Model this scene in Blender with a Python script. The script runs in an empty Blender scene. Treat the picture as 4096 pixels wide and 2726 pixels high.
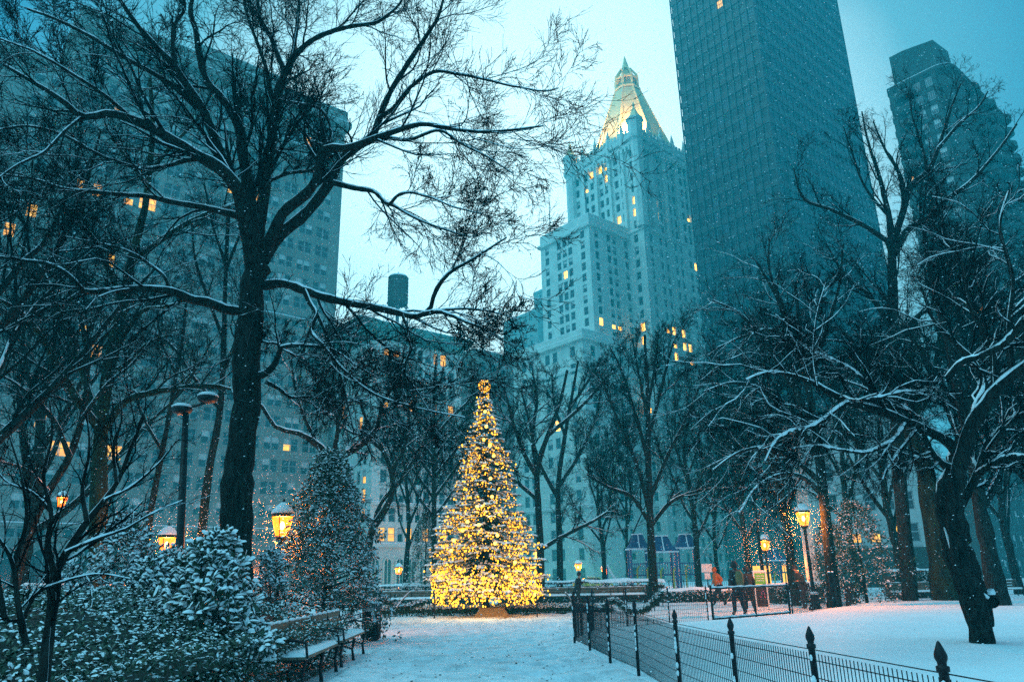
import bpy, math, random
import numpy as np
from mathutils import Vector, Matrix

random.seed(7)
RNG = np.random.default_rng(11)
SC = bpy.context.scene
COL = SC.collection
R = math.radians
UP = np.array([0.0, 0.0, 1.0])

# ------------------------------------------------------------------ camera
SW, SH, F = 4096.0, 2726.0, 2980.0
CAM_Z, PITCH, ROLL = 1.45, R(17.68), R(1.2)
CAM_M = Matrix.Rotation(R(90) + PITCH, 3, 'X') @ Matrix.Rotation(-ROLL, 3, 'Z')
CM = np.array(CAM_M)
CP = np.array([0.0, 0.0, CAM_Z])
cam_data = bpy.data.cameras.new('camera')
cam_data.sensor_width = 36.0
cam_data.lens = 36.0 * F / SW
cam_data.clip_end = 3000.0
cam_data.clip_start = 0.05
cam = bpy.data.objects.new('camera', cam_data)
COL.objects.link(cam)
cam.matrix_world = Matrix.Translation(CP) @ CAM_M.to_4x4()
SC.camera = cam


def ray(px, py):
    d = CM @ np.array([(px - SW / 2) / F, -(py - SH / 2) / F, -1.0])
    return d / np.linalg.norm(d)


def atY(px, py, Y):
    """world point seen at photo pixel (px, py) standing Y metres in front"""
    d = ray(px, py)
    return CP + d * (Y / d[1])


def atD(px, py, D):
    """the same, at horizontal distance D"""
    d = ray(px, py)
    return CP + d * (D / math.hypot(d[0], d[1]))


def ground(px, py, z=0.0):
    d = ray(px, py)
    return CP + d * ((z - CAM_Z) / d[2])


def on_line(px, py, p0, u):
    """point of the vertical plane through p0 along u seen at the pixel; returns (s, z)"""
    d = ray(px, py)
    A = np.array([[d[0], -u[0]], [d[1], -u[1]]])
    t, s = np.linalg.solve(A, np.array([p0[0] - CP[0], p0[1] - CP[1]]))
    return s, CP[2] + d[2] * t


def project(p):
    v = CM.T @ (np.asarray(p, float) - CP)
    return SW / 2 + F * v[0] / -v[2], SH / 2 - F * v[1] / -v[2]


K = 4096.0 / 2356.0      # tracing scale: points below in a 2356 px wide copy


# ------------------------------------------------------------------ objects
def tag(o, label=None, cat=None, group=None, kind=None):
    if label: o['label'] = label
    if cat: o['category'] = cat
    if group: o['group'] = group
    if kind: o['kind'] = kind
    return o


def thing(name, label, cat, loc=(0, 0, 0), rz=0.0, group=None):
    o = bpy.data.objects.new(name, None)
    COL.objects.link(o)
    o.location = Vector(loc)
    o.rotation_euler = (0, 0, rz)
    o.empty_display_size = 0.2
    return tag(o, label, cat, group)


def link(name, me, mats, parent=None, world=True):
    if not isinstance(mats, (list, tuple)): mats = [mats]
    for m in mats:
        if len(me.materials) < len(mats): me.materials.append(m)
    o = bpy.data.objects.new(name, me)
    COL.objects.link(o)
    if parent is not None:
        o.parent = parent
        if world:
            o.matrix_parent_inverse = MW(parent).inverted()
    return o


def MW(o):
    m = Matrix.Translation(o.location) @ o.rotation_euler.to_matrix().to_4x4() @ Matrix.Diagonal(o.scale).to_4x4()
    if o.parent: m = MW(o.parent) @ o.matrix_parent_inverse @ m
    return m


def dup(root, loc, rz=0.0, label=None, group=None, scale=None):
    def cp(o, par):
        c = o.copy(); COL.objects.link(c)
        if par is not None:
            c.parent = par
        for ch in list(o.children): cp(ch, c)
        return c
    r = cp(root, None)
    r.location = Vector(loc); r.rotation_euler = (0, 0, rz)
    if scale: r.scale = scale if hasattr(scale, '__len__') else (scale,) * 3
    if label: r['label'] = label
    if group: r['group'] = group
    return r


def np_mesh(name, V, faces_by_n, smooth=False, mi=None):
    """faces_by_n: list of int arrays (m, k)"""
    me = bpy.data.meshes.new(name)
    V = np.asarray(V, dtype=np.float32)
    me.vertices.add(len(V)); me.vertices.foreach_set('co', V.ravel())
    li = np.concatenate([f.ravel() for f in faces_by_n]).astype(np.int32)
    tot = np.concatenate([np.full(len(f), f.shape[1], np.int32) for f in faces_by_n])
    st = np.concatenate([[0], np.cumsum(tot)[:-1]]).astype(np.int32)
    me.loops.add(len(li)); me.loops.foreach_set('vertex_index', li)
    me.polygons.add(len(tot)); me.polygons.foreach_set('loop_start', st)
    if mi is not None: me.polygons.foreach_set('material_index', np.asarray(mi, np.int32))
    me.update(calc_edges=True)
    me.polygons.foreach_set('use_smooth', np.full(len(tot), bool(smooth)))
    return me


class MB:
    """collects shapes into one mesh"""
    def __init__(s):
        s.v = []; s.f = []; s.m = []; s.mat = 0

    def add(s, vs, fs):
        b = len(s.v)
        s.v.extend([tuple(map(float, p)) for p in vs])
        for f in fs:
            s.f.append(tuple(b + i for i in f)); s.m.append(s.mat)
        return s

    def box(s, c, size, ax=None):
        """centre, full sizes, axes (3 unit vectors)"""
        ax = ax or ((1, 0, 0), (0, 1, 0), (0, 0, 1))
        a = [np.array(q, float) * (size[i] / 2) for i, q in enumerate(ax)]
        c = np.array(c, float)
        vs = [c + sx * a[0] + sy * a[1] + sz * a[2] for sz in (-1, 1) for sy in (-1, 1) for sx in (-1, 1)]
        return s.add(vs, [(0, 2, 3, 1), (4, 5, 7, 6), (0, 1, 5, 4), (2, 6, 7, 3), (0, 4, 6, 2), (1, 3, 7, 5)])

    def tube(s, pts, rad, n=8, cap=True):
        pts = [np.array(p, float) for p in pts]
        if not hasattr(rad, '__len__'): rad = [rad] * len(pts)
        b = len(s.v)
        ref = None
        for i, p in enumerate(pts):
            t = pts[min(i + 1, len(pts) - 1)] - pts[max(i - 1, 0)]
            t = t / (np.linalg.norm(t) + 1e-9)
            if ref is None:
                ref = np.array([1.0, 0, 0]) if abs(t[2]) > .8 else UP
            u = np.cross(t, ref); u /= np.linalg.norm(u) + 1e-9
            w = np.cross(t, u)
            for k in range(n):
                a = 2 * math.pi * k / n
                s.v.append(tuple(p + (u * math.cos(a) + w * math.sin(a)) * rad[i]))
        for i in range(len(pts) - 1):
            for k in range(n):
                a, c = b + i * n + k, b + i * n + (k + 1) % n
                s.f.append((a, c, c + n, a + n)); s.m.append(s.mat)
        if cap:
            s.f.append(tuple(b + k for k in range(n))[::-1]); s.m.append(s.mat)
            e = b + (len(pts) - 1) * n
            s.f.append(tuple(e + k for k in range(n))); s.m.append(s.mat)
        return s

    def lathe(s, prof, c=(0, 0, 0), n=12, squash=1.0):
        b = len(s.v)
        for (r, z) in prof:
            for k in range(n):
                a = 2 * math.pi * k / n
                s.v.append((c[0] + r * math.cos(a), c[1] + r * math.sin(a) * squash, c[2] + z))
        for i in range(len(prof) - 1):
            for k in range(n):
                a, d = b + i * n + k, b + i * n + (k + 1) % n
                s.f.append((a, d, d + n, a + n)); s.m.append(s.mat)
        s.f.append(tuple(b + k for k in range(n))[::-1]); s.m.append(s.mat)
        e = b + (len(prof) - 1) * n
        s.f.append(tuple(e + k for k in range(n))); s.m.append(s.mat)
        return s

    def prism(s, poly, z0, z1, top=1.0):
        n = len(poly)
        cx = sum(p[0] for p in poly) / n; cy = sum(p[1] for p in poly) / n
        vs = [(p[0], p[1], z0) for p in poly] + [(cx + (p[0] - cx) * top, cy + (p[1] - cy) * top, z1) for p in poly]
        fs = [tuple(range(n))[::-1], tuple(range(n, 2 * n))] + [(i, (i + 1) % n, n + (i + 1) % n, n + i) for i in range(n)]
        return s.add(vs, fs)

    def ball(s, c, r, n=8, m=5, sq=(1, 1, 1)):
        b = len(s.v)
        s.v.append((c[0], c[1], c[2] - r * sq[2]))
        for i in range(1, m):
            t = math.pi * i / m
            for k in range(n):
                a = 2 * math.pi * k / n
                s.v.append((c[0] + r * sq[0] * math.sin(t) * math.cos(a), c[1] + r * sq[1] * math.sin(t) * math.sin(a), c[2] - r * sq[2] * math.cos(t)))
        s.v.append((c[0], c[1], c[2] + r * sq[2]))
        e = len(s.v) - 1
        for k in range(n):
            s.f.append((b, b + 1 + (k + 1) % n, b + 1 + k)); s.m.append(s.mat)
            s.f.append((e, e - n + k, e - n + (k + 1) % n)); s.m.append(s.mat)
        for i in range(m - 2):
            for k in range(n):
                a, d = b + 1 + i * n + k, b + 1 + i * n + (k + 1) % n
                s.f.append((a, d, d + n, a + n)); s.m.append(s.mat)
        return s

    def mesh(s, name, smooth=False):
        me = bpy.data.meshes.new(name)
        me.from_pydata(s.v, [], s.f)
        me.polygons.foreach_set('material_index', s.m)
        me.polygons.foreach_set('use_smooth', [smooth] * len(s.f))
        me.update()
        return me

    def build(s, name, mats, parent=None, smooth=False, world=True):
        return link(name, s.mesh(name, smooth), mats, parent, world)


# ------------------------------------------------------------------ materials
def mat(name, col, rough=0.8, col2=None, scale=4.0, bump=0.0, bscale=20.0, metal=0.0, stretch=(1, 1, 1), emit=None, es=0.0, detail=4.0, spec=0.5, coord='Object', lo=.35, hi=.65, sub=0.0):
    m = bpy.data.materials.new(name); m.use_nodes = True
    nt = m.node_tree; N = nt.nodes; L = nt.links
    b = N['Principled BSDF']
    b.inputs['Base Color'].default_value = (*col, 1)
    b.inputs['Roughness'].default_value = rough
    b.inputs['Metallic'].default_value = metal
    b.inputs['Specular IOR Level'].default_value = spec
    tc = N.new('ShaderNodeTexCoord'); mp = N.new('ShaderNodeMapping')
    mp.inputs['Scale'].default_value = stretch
    L.new(tc.outputs[coord], mp.inputs['Vector'])
    if col2 is not None:
        nz = N.new('ShaderNodeTexNoise'); nz.inputs['Scale'].default_value = scale; nz.inputs['Detail'].default_value = detail
        L.new(mp.outputs[0], nz.inputs['Vector'])
        cr = N.new('ShaderNodeValToRGB')
        cr.color_ramp.elements[0].position = lo; cr.color_ramp.elements[0].color = (*col, 1)
        cr.color_ramp.elements[1].position = hi; cr.color_ramp.elements[1].color = (*col2, 1)
        L.new(nz.outputs['Fac'], cr.inputs[0]); L.new(cr.outputs[0], b.inputs['Base Color'])
    if bump:
        nz = N.new('ShaderNodeTexNoise'); nz.inputs['Scale'].default_value = bscale; nz.inputs['Detail'].default_value = 5
        L.new(mp.outputs[0], nz.inputs['Vector'])
        bp = N.new('ShaderNodeBump'); bp.inputs['Strength'].default_value = bump; bp.inputs['Distance'].default_value = 0.05
        L.new(nz.outputs['Fac'], bp.inputs['Height']); L.new(bp.outputs[0], b.inputs['Normal'])
    if emit:
        b.inputs['Emission Color'].default_value = (*emit, 1)
        b.inputs['Emission Strength'].default_value = es
        m.cycles.emission_sampling = 'NONE'
    return m


def lit_mat(name, ca, cb, strength, scale=1.5, coord='Object'):
    """a lit window: warm light broken up by what stands in the room"""
    m = bpy.data.materials.new(name); m.use_nodes = True
    nt = m.node_tree; N = nt.nodes; L = nt.links
    b = N['Principled BSDF']; b.inputs['Base Color'].default_value = (.05, .05, .05, 1); b.inputs['Roughness'].default_value = .2
    tc = N.new('ShaderNodeTexCoord'); oi = N.new('ShaderNodeObjectInfo')
    ad = N.new('ShaderNodeVectorMath'); ad.operation = 'MULTIPLY_ADD'
    L.new(tc.outputs[coord], ad.inputs[0]); ad.inputs[1].default_value = (1, 1, 1); L.new(oi.outputs['Random'], ad.inputs[2])
    nz = N.new('ShaderNodeTexVoronoi'); nz.inputs['Scale'].default_value = scale
    L.new(ad.outputs[0], nz.inputs['Vector'])
    cr = N.new('ShaderNodeValToRGB')
    cr.color_ramp.elements[0].position = .1; cr.color_ramp.elements[0].color = (*ca, 1)
    cr.color_ramp.elements[1].position = .8; cr.color_ramp.elements[1].color = (*cb, 1)
    L.new(nz.outputs['Distance'], cr.inputs[0]); L.new(cr.outputs[0], b.inputs['Emission Color'])
    b.inputs['Emission Strength'].default_value = strength
    m.cycles.emission_sampling = 'NONE'
    return m


M = {}
M['bark'] = mat('bark', (.005, .007, .007), .95, (.026, .029, .026), 17, 1.0, 26, stretch=(1, 1, .2), spec=.06)
M['bark_moss'] = mat('bark_moss', (.008, .011, .008), .95, (.026, .035, .016), 5, 1.0, 16, stretch=(1, 1, .3), spec=.06)
M['twig'] = mat('twig', (.005, .006, .007), .95, spec=.03)
M['snow'] = mat('snow', (.86, .88, .9), .65, bump=.25, bscale=9, spec=.3)
M['leaf'] = mat('leaf', (.012, .04, .022), .45, (.03, .075, .035), 7, spec=.5)
M['needle'] = mat('needle', (.012, .04, .02), .7, (.03, .07, .03), 5, spec=.3)
M['iron'] = mat('black_iron', (.008, .010, .013), .5, spec=.25)
M['green_iron'] = mat('green_iron', (.015, .03, .025), .5)
M['steel'] = mat('grey_steel', (.1, .12, .13), .5)
M['wood'] = mat('bench_wood', (.20, .16, .11), .7, (.12, .09, .06), 6, .2, 30, stretch=(8, 1, 8))
M['stone'] = mat('limestone', (.30, .285, .25), .9, (.22, .215, .2), .25, .3, 3)
M['stone2'] = mat('pale_limestone', (.68, .72, .65), .9, (.56, .60, .55), .3, .3, 3)
M['brownstone'] = mat('brown_stone', (.25, .19, .15), .9, (.17, .13, .11), .4, .3, 3)
M['stone_dark'] = mat('grey_brick', (.27, .25, .22), .9, (.20, .19, .17), .3)
M['trim'] = mat('window_trim', (.35, .37, .37), .7)
M['glass'] = mat('window_glass', (.02, .025, .03), .12, spec=.8)
M['blind'] = mat('window_blind', (.5, .5, .47), .6)
M['lit'] = lit_mat('lit_window', (1, .56, .06), (.7, .26, .03), 1.5, 1.3)
M['lit_far'] = lit_mat('lit_window_far', (1, .52, .08), (1, .40, .04), 4.0, 1.0)
M['gold'] = mat('gilded_tile', (1.0, .74, .38), .6, (.9, .66, .34), .35, metal=.0)
M['copper'] = mat('green_copper', (.12, .34, .3), .8, (.09, .25, .23), .5)
M['tankwood'] = mat('tank_wood', (.05, .045, .04), .9, (.08, .07, .06), 3, stretch=(3, 3, .3))


def snow_flecks(m, scale, thr):
    """wind-driven snow stuck in the bark"""
    nt = m.node_tree; N = nt.nodes; L = nt.links; b = N['Principled BSDF']
    src = b.inputs['Base Color'].links[0].from_socket
    tc = N.new('ShaderNodeTexCoord'); mp = N.new('ShaderNodeMapping'); mp.inputs['Scale'].default_value = (1.6, 1, .7)
    nz = N.new('ShaderNodeTexNoise'); nz.inputs['Scale'].default_value = scale; nz.inputs['Detail'].default_value = 6; nz.inputs['Roughness'].default_value = .7
    L.new(tc.outputs['Object'], mp.inputs[0]); L.new(mp.outputs[0], nz.inputs['Vector'])
    mr = N.new('ShaderNodeMapRange'); mr.inputs['From Min'].default_value = thr; mr.inputs['From Max'].default_value = thr + .04; L.new(nz.outputs['Fac'], mr.inputs['Value'])
    mx = N.new('ShaderNodeMix'); mx.data_type = 'RGBA'; L.new(mr.outputs[0], mx.inputs['Factor']); L.new(src, mx.inputs['A']); mx.inputs['B'].default_value = (.6, .63, .66, 1)
    L.new(mx.outputs['Result'], b.inputs['Base Color'])


snow_flecks(M['bark'], 11, .67); snow_flecks(M['bark_moss'], 9, .66)

# ------------------------------------------------------------------ sky, sun, air
world = bpy.data.worlds.new('World'); SC.world = world; world.use_nodes = True
nt = world.node_tree; N = nt.nodes; L = nt.links
bg = N['Background']
SUN_EL, SUN_AZ = R(52), R(-62)
sky = N.new('ShaderNodeTexSky'); sky.sky_type = 'NISHITA'; sky.sun_disc = False
sky.sun_elevation = SUN_EL; sky.sun_rotation = SUN_AZ
tc = N.new('ShaderNodeTexCoord')
nrm = N.new('ShaderNodeVectorMath'); nrm.operation = 'NORMALIZE'; L.new(tc.outputs['Generated'], nrm.inputs[0])
# the cloud is thinnest and brightest over the gap in the street, and thickens away from it
BR = ray(2130, 1080)
dot = N.new('ShaderNodeVectorMath'); dot.operation = 'DOT_PRODUCT'; L.new(nrm.outputs[0], dot.inputs[0]); dot.inputs[1].default_value = tuple(BR)
ac = N.new('ShaderNodeMath'); ac.operation = 'ARCCOSINE'; L.new(dot.outputs['Value'], ac.inputs[0])
nz = N.new('ShaderNodeTexNoise'); nz.inputs['Scale'].default_value = 3.0; nz.inputs['Detail'].default_value = 6; L.new(nrm.outputs[0], nz.inputs['Vector'])
ma = N.new('ShaderNodeMath'); ma.operation = 'MULTIPLY_ADD'; L.new(nz.outputs['Fac'], ma.inputs[0]); ma.inputs[1].default_value = .12; L.new(ac.outputs[0], ma.inputs[2])
mr = N.new('ShaderNodeMapRange'); mr.inputs['From Min'].default_value = .06; mr.inputs['From Max'].default_value = 1.06; L.new(ma.outputs[0], mr.inputs['Value'])
cr = N.new('ShaderNodeValToRGB'); E = cr.color_ramp.elements
E[0].position = 0; E[0].color = (1.1, 1.5, 1.55, 1)
E[1].position = 1; E[1].color = (.16, .42, .62, 1)
for p, c in ((.22, (.95, 1.35, 1.42)), (.36, (.72, 1.05, 1.12)), (.50, (.13, .37, .48)), (.68, (.01, .085, .22))):
    e = E.new(p); e.color = (*c, 1)
L.new(mr.outputs[0], cr.inputs[0])
mx = N.new('ShaderNodeMix'); mx.data_type = 'RGBA'; mx.blend_type = 'ADD'; mx.inputs['Factor'].default_value = 1.0
sc_ = N.new('ShaderNodeVectorMath'); sc_.operation = 'SCALE'; L.new(sky.outputs[0], sc_.inputs[0]); sc_.inputs['Scale'].default_value = .004
L.new(cr.outputs[0], mx.inputs['A']); L.new(sc_.outputs[0], mx.inputs['B'])
L.new(mx.outputs['Result'], bg.inputs['Color']); bg.inputs['Strength'].default_value = 1.0

sl = bpy.data.lights.new('sun', 'SUN'); sl.energy = 1.25; sl.angle = R(50); sl.color = (.38, .90, 1.0)
sun = bpy.data.objects.new('sun', sl); COL.objects.link(sun)
sd = Vector((math.sin(SUN_AZ) * math.cos(SUN_EL), math.cos(SUN_AZ) * math.cos(SUN_EL) * -.4, math.sin(SUN_EL)))
sun.rotation_euler = sd.to_track_quat('Z', 'Y').to_euler()

HZ = MB().box((20, 175, 99), (820, 620, 202)).build('haze', [])
hm = bpy.data.materials.new('haze'); hm.use_nodes = True
hn = hm.node_tree; hn.nodes.remove(hn.nodes['Principled BSDF'])
pv = hn.nodes.new('ShaderNodeVolumePrincipled')
pv.inputs['Color'].default_value = (.035, .84, .92, 1)
pv.inputs['Density'].default_value = HAZE_DENSITY = 0.0017
pv.inputs['Anisotropy'].default_value = .35
hn.links.new(pv.outputs[0], hn.nodes['Material Output'].inputs['Volume'])
HZ.data.materials.append(hm)
tag(HZ, 'pale blue snowy air fading the far towers', 'haze', kind='stuff')

SC.view_settings.view_transform = 'Standard'; SC.view_settings.look = 'None'
SC.view_settings.gamma = 1.0; SC.view_settings.exposure = 0.55
SC.render.engine = 'CYCLES'
C = SC.cycles
C.max_bounces = 6; C.diffuse_bounces = 2; C.glossy_bounces = 2; C.transmission_bounces = 2
C.volume_bounces = 1; C.transparent_max_bounces = 12
C.use_denoising = False
C.sample_clamp_indirect = 3.0; C.sample_clamp_direct = 0
C.caustics_reflective = False; C.caustics_refractive = False

# ------------------------------------------------------------------ ground
def smooth(t):
    t = np.clip(t, 0, 1); return t * t * (3 - 2 * t)


def vnoise(x, y, seed=0):
    """value noise, vectorised"""
    xi = np.floor(x).astype(np.int64); yi = np.floor(y).astype(np.int64)
    fx = x - xi; fy = y - yi; fx = fx * fx * (3 - 2 * fx); fy = fy * fy * (3 - 2 * fy)
    def h(a, b):
        n = (a * 374761393 + b * 668265263 + seed * 982451653) & 0x7fffffff
        n = ((n ^ (n >> 13)) * 1274126177) & 0x7fffffff
        return ((n ^ (n >> 16)) & 0xffff) / 65535.0
    return (h(xi, yi) * (1 - fx) + h(xi + 1, yi) * fx) * (1 - fy) + (h(xi, yi + 1) * (1 - fx) + h(xi + 1, yi + 1) * fx) * fy


def seg_dist(x, y, poly):
    d = np.full(x.shape, 1e9)
    n = len(poly)
    for i in range(n):
        a = poly[i]; b = poly[(i + 1) % n]
        dx, dy = b[0] - a[0], b[1] - a[1]
        t = np.clip(((x - a[0]) * dx + (y - a[1]) * dy) / (dx * dx + dy * dy), 0, 1)
        d = np.minimum(d, np.hypot(x - a[0] - t * dx, y - a[1] - t * dy))
    return d


def line_dist(x, y, pl):
    d = np.full(x.shape, 1e9)
    for a, b in zip(pl[:-1], pl[1:]):
        dx, dy = b[0] - a[0], b[1] - a[1]
        t = np.clip(((x - a[0]) * dx + (y - a[1]) * dy) / (dx * dx + dy * dy), 0, 1)
        d = np.minimum(d, np.hypot(x - a[0] - t * dx, y - a[1] - t * dy))
    return d


def inside(x, y, poly):
    r = np.zeros(x.shape, bool); n = len(poly); j = n - 1
    for i in range(n):
        a, b = poly[i], poly[j]
        c = ((a[1] > y) != (b[1] > y)) & (x < (b[0] - a[0]) * (y - a[1]) / (b[1] - a[1] + 1e-12) + a[0])
        r ^= c; j = i
    return r


# near fence line, from the feet of its posts
FP = [ground(x * 1.0, y * 1.0) for x, y in ((2299, 2580), (2361, 2611), (2442, 2656), (2556, 2709))]
FD = (FP[3] - FP[0]); FD /= np.linalg.norm(FD)
LAWN = [tuple(FP[0][:2] + np.array([.12, .25])), tuple((FP[0] + FD * 22)[:2] + np.array([.15, .12]))]
g2 = [ground(2372, 2534), ground(2835, 2497), ground(3170, 2470), ground(3385, 2432), ground(3560, 2410), ground(3800, 2402), ground(4400, 2398)]
LAWN = LAWN[::-1] + [tuple(p[:2]) for p in g2] + [(30, 36), (40, -2)]
LAWN_FIX = LAWN
PATH_L = [(-3.15, 2), (-3.15, 16), (-3.6, 20), (-6.5, 24), (-14, 26.5), (-30, 30)]


def ground_z(x, y):
    x = np.asarray(x, float); y = np.asarray(y, float)
    z = .05 * vnoise(x * .35, y * .35, 1) + .02 * vnoise(x * 1.3, y * 1.3, 2)
    ins = inside(x, y, LAWN); d = seg_dist(x, y, LAWN)
    z = z + np.where(ins, .07 + .10 * smooth(d / 1.2) + .05 * vnoise(x * .25, y * .25, 5), 0)
    return z


def is_path(x, y):
    lx = np.interp(y, [p[1] for p in PATH_L], [p[0] for p in PATH_L])
    return (~inside(x, y, LAWN)) & (x > lx) & (y < 42)


def sheet(name, xs, ys, zf, material, mask=None):
    X, Y = np.meshgrid(xs, ys)
    Z = zf(X, Y)
    V = np.stack([X, Y, Z], -1).reshape(-1, 3)
    nx, ny = len(xs), len(ys)
    i = (np.arange(ny - 1)[:, None] * nx + np.arange(nx - 1)[None, :]).ravel()
    Fq = np.stack([i, i + 1, i + nx + 1, i + nx], 1)
    if mask is not None:
        mk = mask(X, Y)
        ok = (mk[:-1, :-1] | mk[1:, :-1] | mk[:-1, 1:] | mk[1:, 1:]).ravel()
        Fq = Fq[ok]
        used = np.unique(Fq); rm = np.zeros(len(V), int); rm[used] = np.arange(len(used))
        V = V[used]; Fq = rm[Fq]
    return link(name, np_mesh(name, V, [Fq], True), material)


def ramp_axis(lo, hi, a, b, fine, coarse):
    l = list(np.arange(a, b, fine))
    x = a
    st = fine
    while x > lo: st = min(st * 1.25, coarse); x -= st; l.insert(0, x)
    x = l[-1]; st = fine
    while x < hi: st = min(st * 1.25, coarse); x += st; l.append(x)
    return np.array(l)


M['snow_ground'] = mat('snow_ground', (.80, .83, .86), .7, (.88, .9, .92), .8, .5, 5, spec=.3)
gx = ramp_axis(-385, 420, -12, 16, .16, 15); gy = ramp_axis(-130, 480, 3, 42, .16, 15)
g = sheet('ground', gx, gy, lambda X, Y: ground_z(X, Y) - np.where(is_path(X, Y) & (line_dist(X, Y, PATH_L) > .5) & (seg_dist(X, Y, LAWN) > .5) & (Y < 41.5), .09, 0), M['snow_ground'])
tag(g, 'deep smooth snow lying over the park lawn', kind='structure')
PM = mat('snow_path', (.82, .85, .88), .8, (.42, .44, .46), 2.2, 1.0, 9, spec=.3, lo=.45, hi=.85)
M['snow_path'] = PM


def path_z(X, Y):
    z = ground_z(X, Y) * .5 + .012
    tr = smooth((1.6 - np.abs(X - .6 - .3 * np.sin(Y * .4))) / 1.2)
    lump = vnoise(X * 3.1, Y * 2.3, 8) * .6 + vnoise(X * 7, Y * 5, 9) * .4
    foot = np.where(lump < .47, np.minimum((.47 - lump) * .75, .065), 0)
    lx = np.interp(Y, [p[1] for p in PATH_L], [p[0] for p in PATH_L])
    bank = .08 * smooth(1 - (X - lx) / .9)
    dl = seg_dist(X, Y, LAWN)
    bank2 = .07 * smooth(1 - dl / .7)
    zz = z + .04 * lump - foot * (.5 + .7 * tr) + bank + bank2
    e = np.minimum(np.minimum(line_dist(X, Y, PATH_L), dl), 42 - Y)
    return ground_z(X, Y) - .03 + (zz - ground_z(X, Y) + .03) * smooth((e - .05) / .35)


px_ = np.arange(-14, 16, .085); py_ = ramp_axis(2.5, 42, 6.5, 24, .085, .3)
pth = sheet('path', px_, py_, path_z, PM, is_path)
tag(pth, 'trodden snow covering the park path', kind='structure')

# ------------------------------------------------------------------ branching
def norm(v):
    return v / (np.linalg.norm(v, axis=-1, keepdims=True) + 1e-9)


def tube_batch(P, Rr, n=4):
    """P (B,m,3), Rr (B,m) -> verts, quads"""
    B, m, _ = P.shape
    T = np.empty_like(P)
    T[:, 1:-1] = P[:, 2:] - P[:, :-2]; T[:, 0] = P[:, 1] - P[:, 0]; T[:, -1] = P[:, -1] - P[:, -2]
    T = norm(T)
    mean = norm(P[:, -1] - P[:, 0])
    ref = np.where(np.abs(mean[:, 2:3]) > .8, np.array([[1.0, 0, 0]]), np.array([[0, 0, 1.0]]))[:, None, :]
    U = norm(np.cross(T, np.broadcast_to(ref, T.shape))); W = np.cross(T, U)
    a = np.arange(n) * 2 * np.pi / n
    V = P[:, :, None, :] + Rr[:, :, None, None] * (U[:, :, None, :] * np.cos(a)[None, None, :, None] + W[:, :, None, :] * np.sin(a)[None, None, :, None])
    b = np.arange(B)[:, None, None] * (m * n); i = np.arange(m - 1)[None, :, None] * n; k = np.arange(n)[None, None, :]
    k2 = (k + 1) % n
    q = np.stack([b + i + k, b + i + k2, b + i + n + k2, b + i + n + k], -1).reshape(-1, 4)
    return V.reshape(-1, 3), q


def tubes_mesh(name, batches, smooth_=True):
    Vs, Qs, o = [], [], 0
    for P, Rr, n in batches:
        if len(P) == 0: continue
        v, q = tube_batch(P, Rr, n)
        Vs.append(v); Qs.append(q + o); o += len(v)
    return np_mesh(name, np.concatenate(Vs), [np.concatenate(Qs)], smooth_)


def resample(pts, rad, n):
    """smooth curve through points"""
    pts = np.asarray(pts, float); rad = np.asarray(rad, float)
    m = len(pts)
    s = np.concatenate([[0], np.cumsum(np.linalg.norm(np.diff(pts, axis=0), axis=1))])
    if m > 2:
        tan = np.gradient(pts, s + np.arange(m) * 1e-9, axis=0)
    else:
        tan = np.repeat((pts[1:] - pts[:-1]) / (s[1] + 1e-9), 2, 0)
    t = np.linspace(0, s[-1], n)
    i = np.clip(np.searchsorted(s, t, side='right') - 1, 0, m - 2)
    h = (s[i + 1] - s[i])[:, None] + 1e-9; u = ((t - s[i])[:, None]) / h
    p = (2 * u**3 - 3 * u**2 + 1) * pts[i] + (u**3 - 2 * u**2 + u) * h * tan[i] + (-2 * u**3 + 3 * u**2) * pts[i + 1] + (u**3 - u**2) * h * tan[i + 1]
    return p, np.interp(t, s, rad)


def grow(P, Rr, k, rng, t0=.2, t1=1.0, ang=(30, 60), ratio=.5, n=5, wig=.22, trop=.05, rr=.6, rmin=.003, up=0.0, kink=0.0, lmin=0.0, lmax=9.0, ltap=.5, tipr=.35):
    B, m, _ = P.shape
    L_ = np.linalg.norm(np.diff(P, axis=1), axis=2).sum(1)
    t = t0 + (t1 - t0) * (np.arange(k)[None, :] + rng.random((B, k))) / k
    f = t * (m - 1); i = np.clip(f.astype(int), 0, m - 2); u = (f - i)[..., None]
    bi = np.arange(B)[:, None]
    pos = P[bi, i] * (1 - u) + P[bi, i + 1] * u
    T = norm(P[bi, i + 1] - P[bi, i])
    r0 = (Rr[bi, i] * (1 - u[..., 0]) + Rr[bi, i + 1] * u[..., 0])
    rd = rng.normal(size=(B, k, 3)); rd[..., 2] += up
    perp = norm(rd - (rd * T).sum(-1, keepdims=True) * T)
    a = np.radians(rng.uniform(ang[0], ang[1], (B, k)))[..., None]
    D = norm(np.cos(a) * T + np.sin(a) * perp)
    Ln = np.clip(L_[:, None] * ratio * (1 - ltap * t) * rng.uniform(.6, 1.35, (B, k)), lmin, lmax)
    pos = pos.reshape(-1, 3); D = D.reshape(-1, 3); Ln = Ln.reshape(-1); r0 = np.maximum(r0.reshape(-1) * rr, rmin)
    out = np.empty((len(pos), n, 3)); out[:, 0] = pos
    st = (Ln / (n - 1))[:, None]
    for j in range(1, n):
        D = norm(D + rng.normal(size=D.shape) * wig + np.array([0, 0, trop]))
        if kink:
            kk = rng.random(len(D)) < kink
            D[kk] = norm(D[kk] + rng.normal(size=(kk.sum(), 3)) * .7)
        pos = pos + D * st; out[:, j] = pos
    rad = r0[:, None] * (1 - (1 - tipr) * np.linspace(0, 1, n))[None, :]
    return out, np.maximum(rad, rmin * .7)


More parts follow.
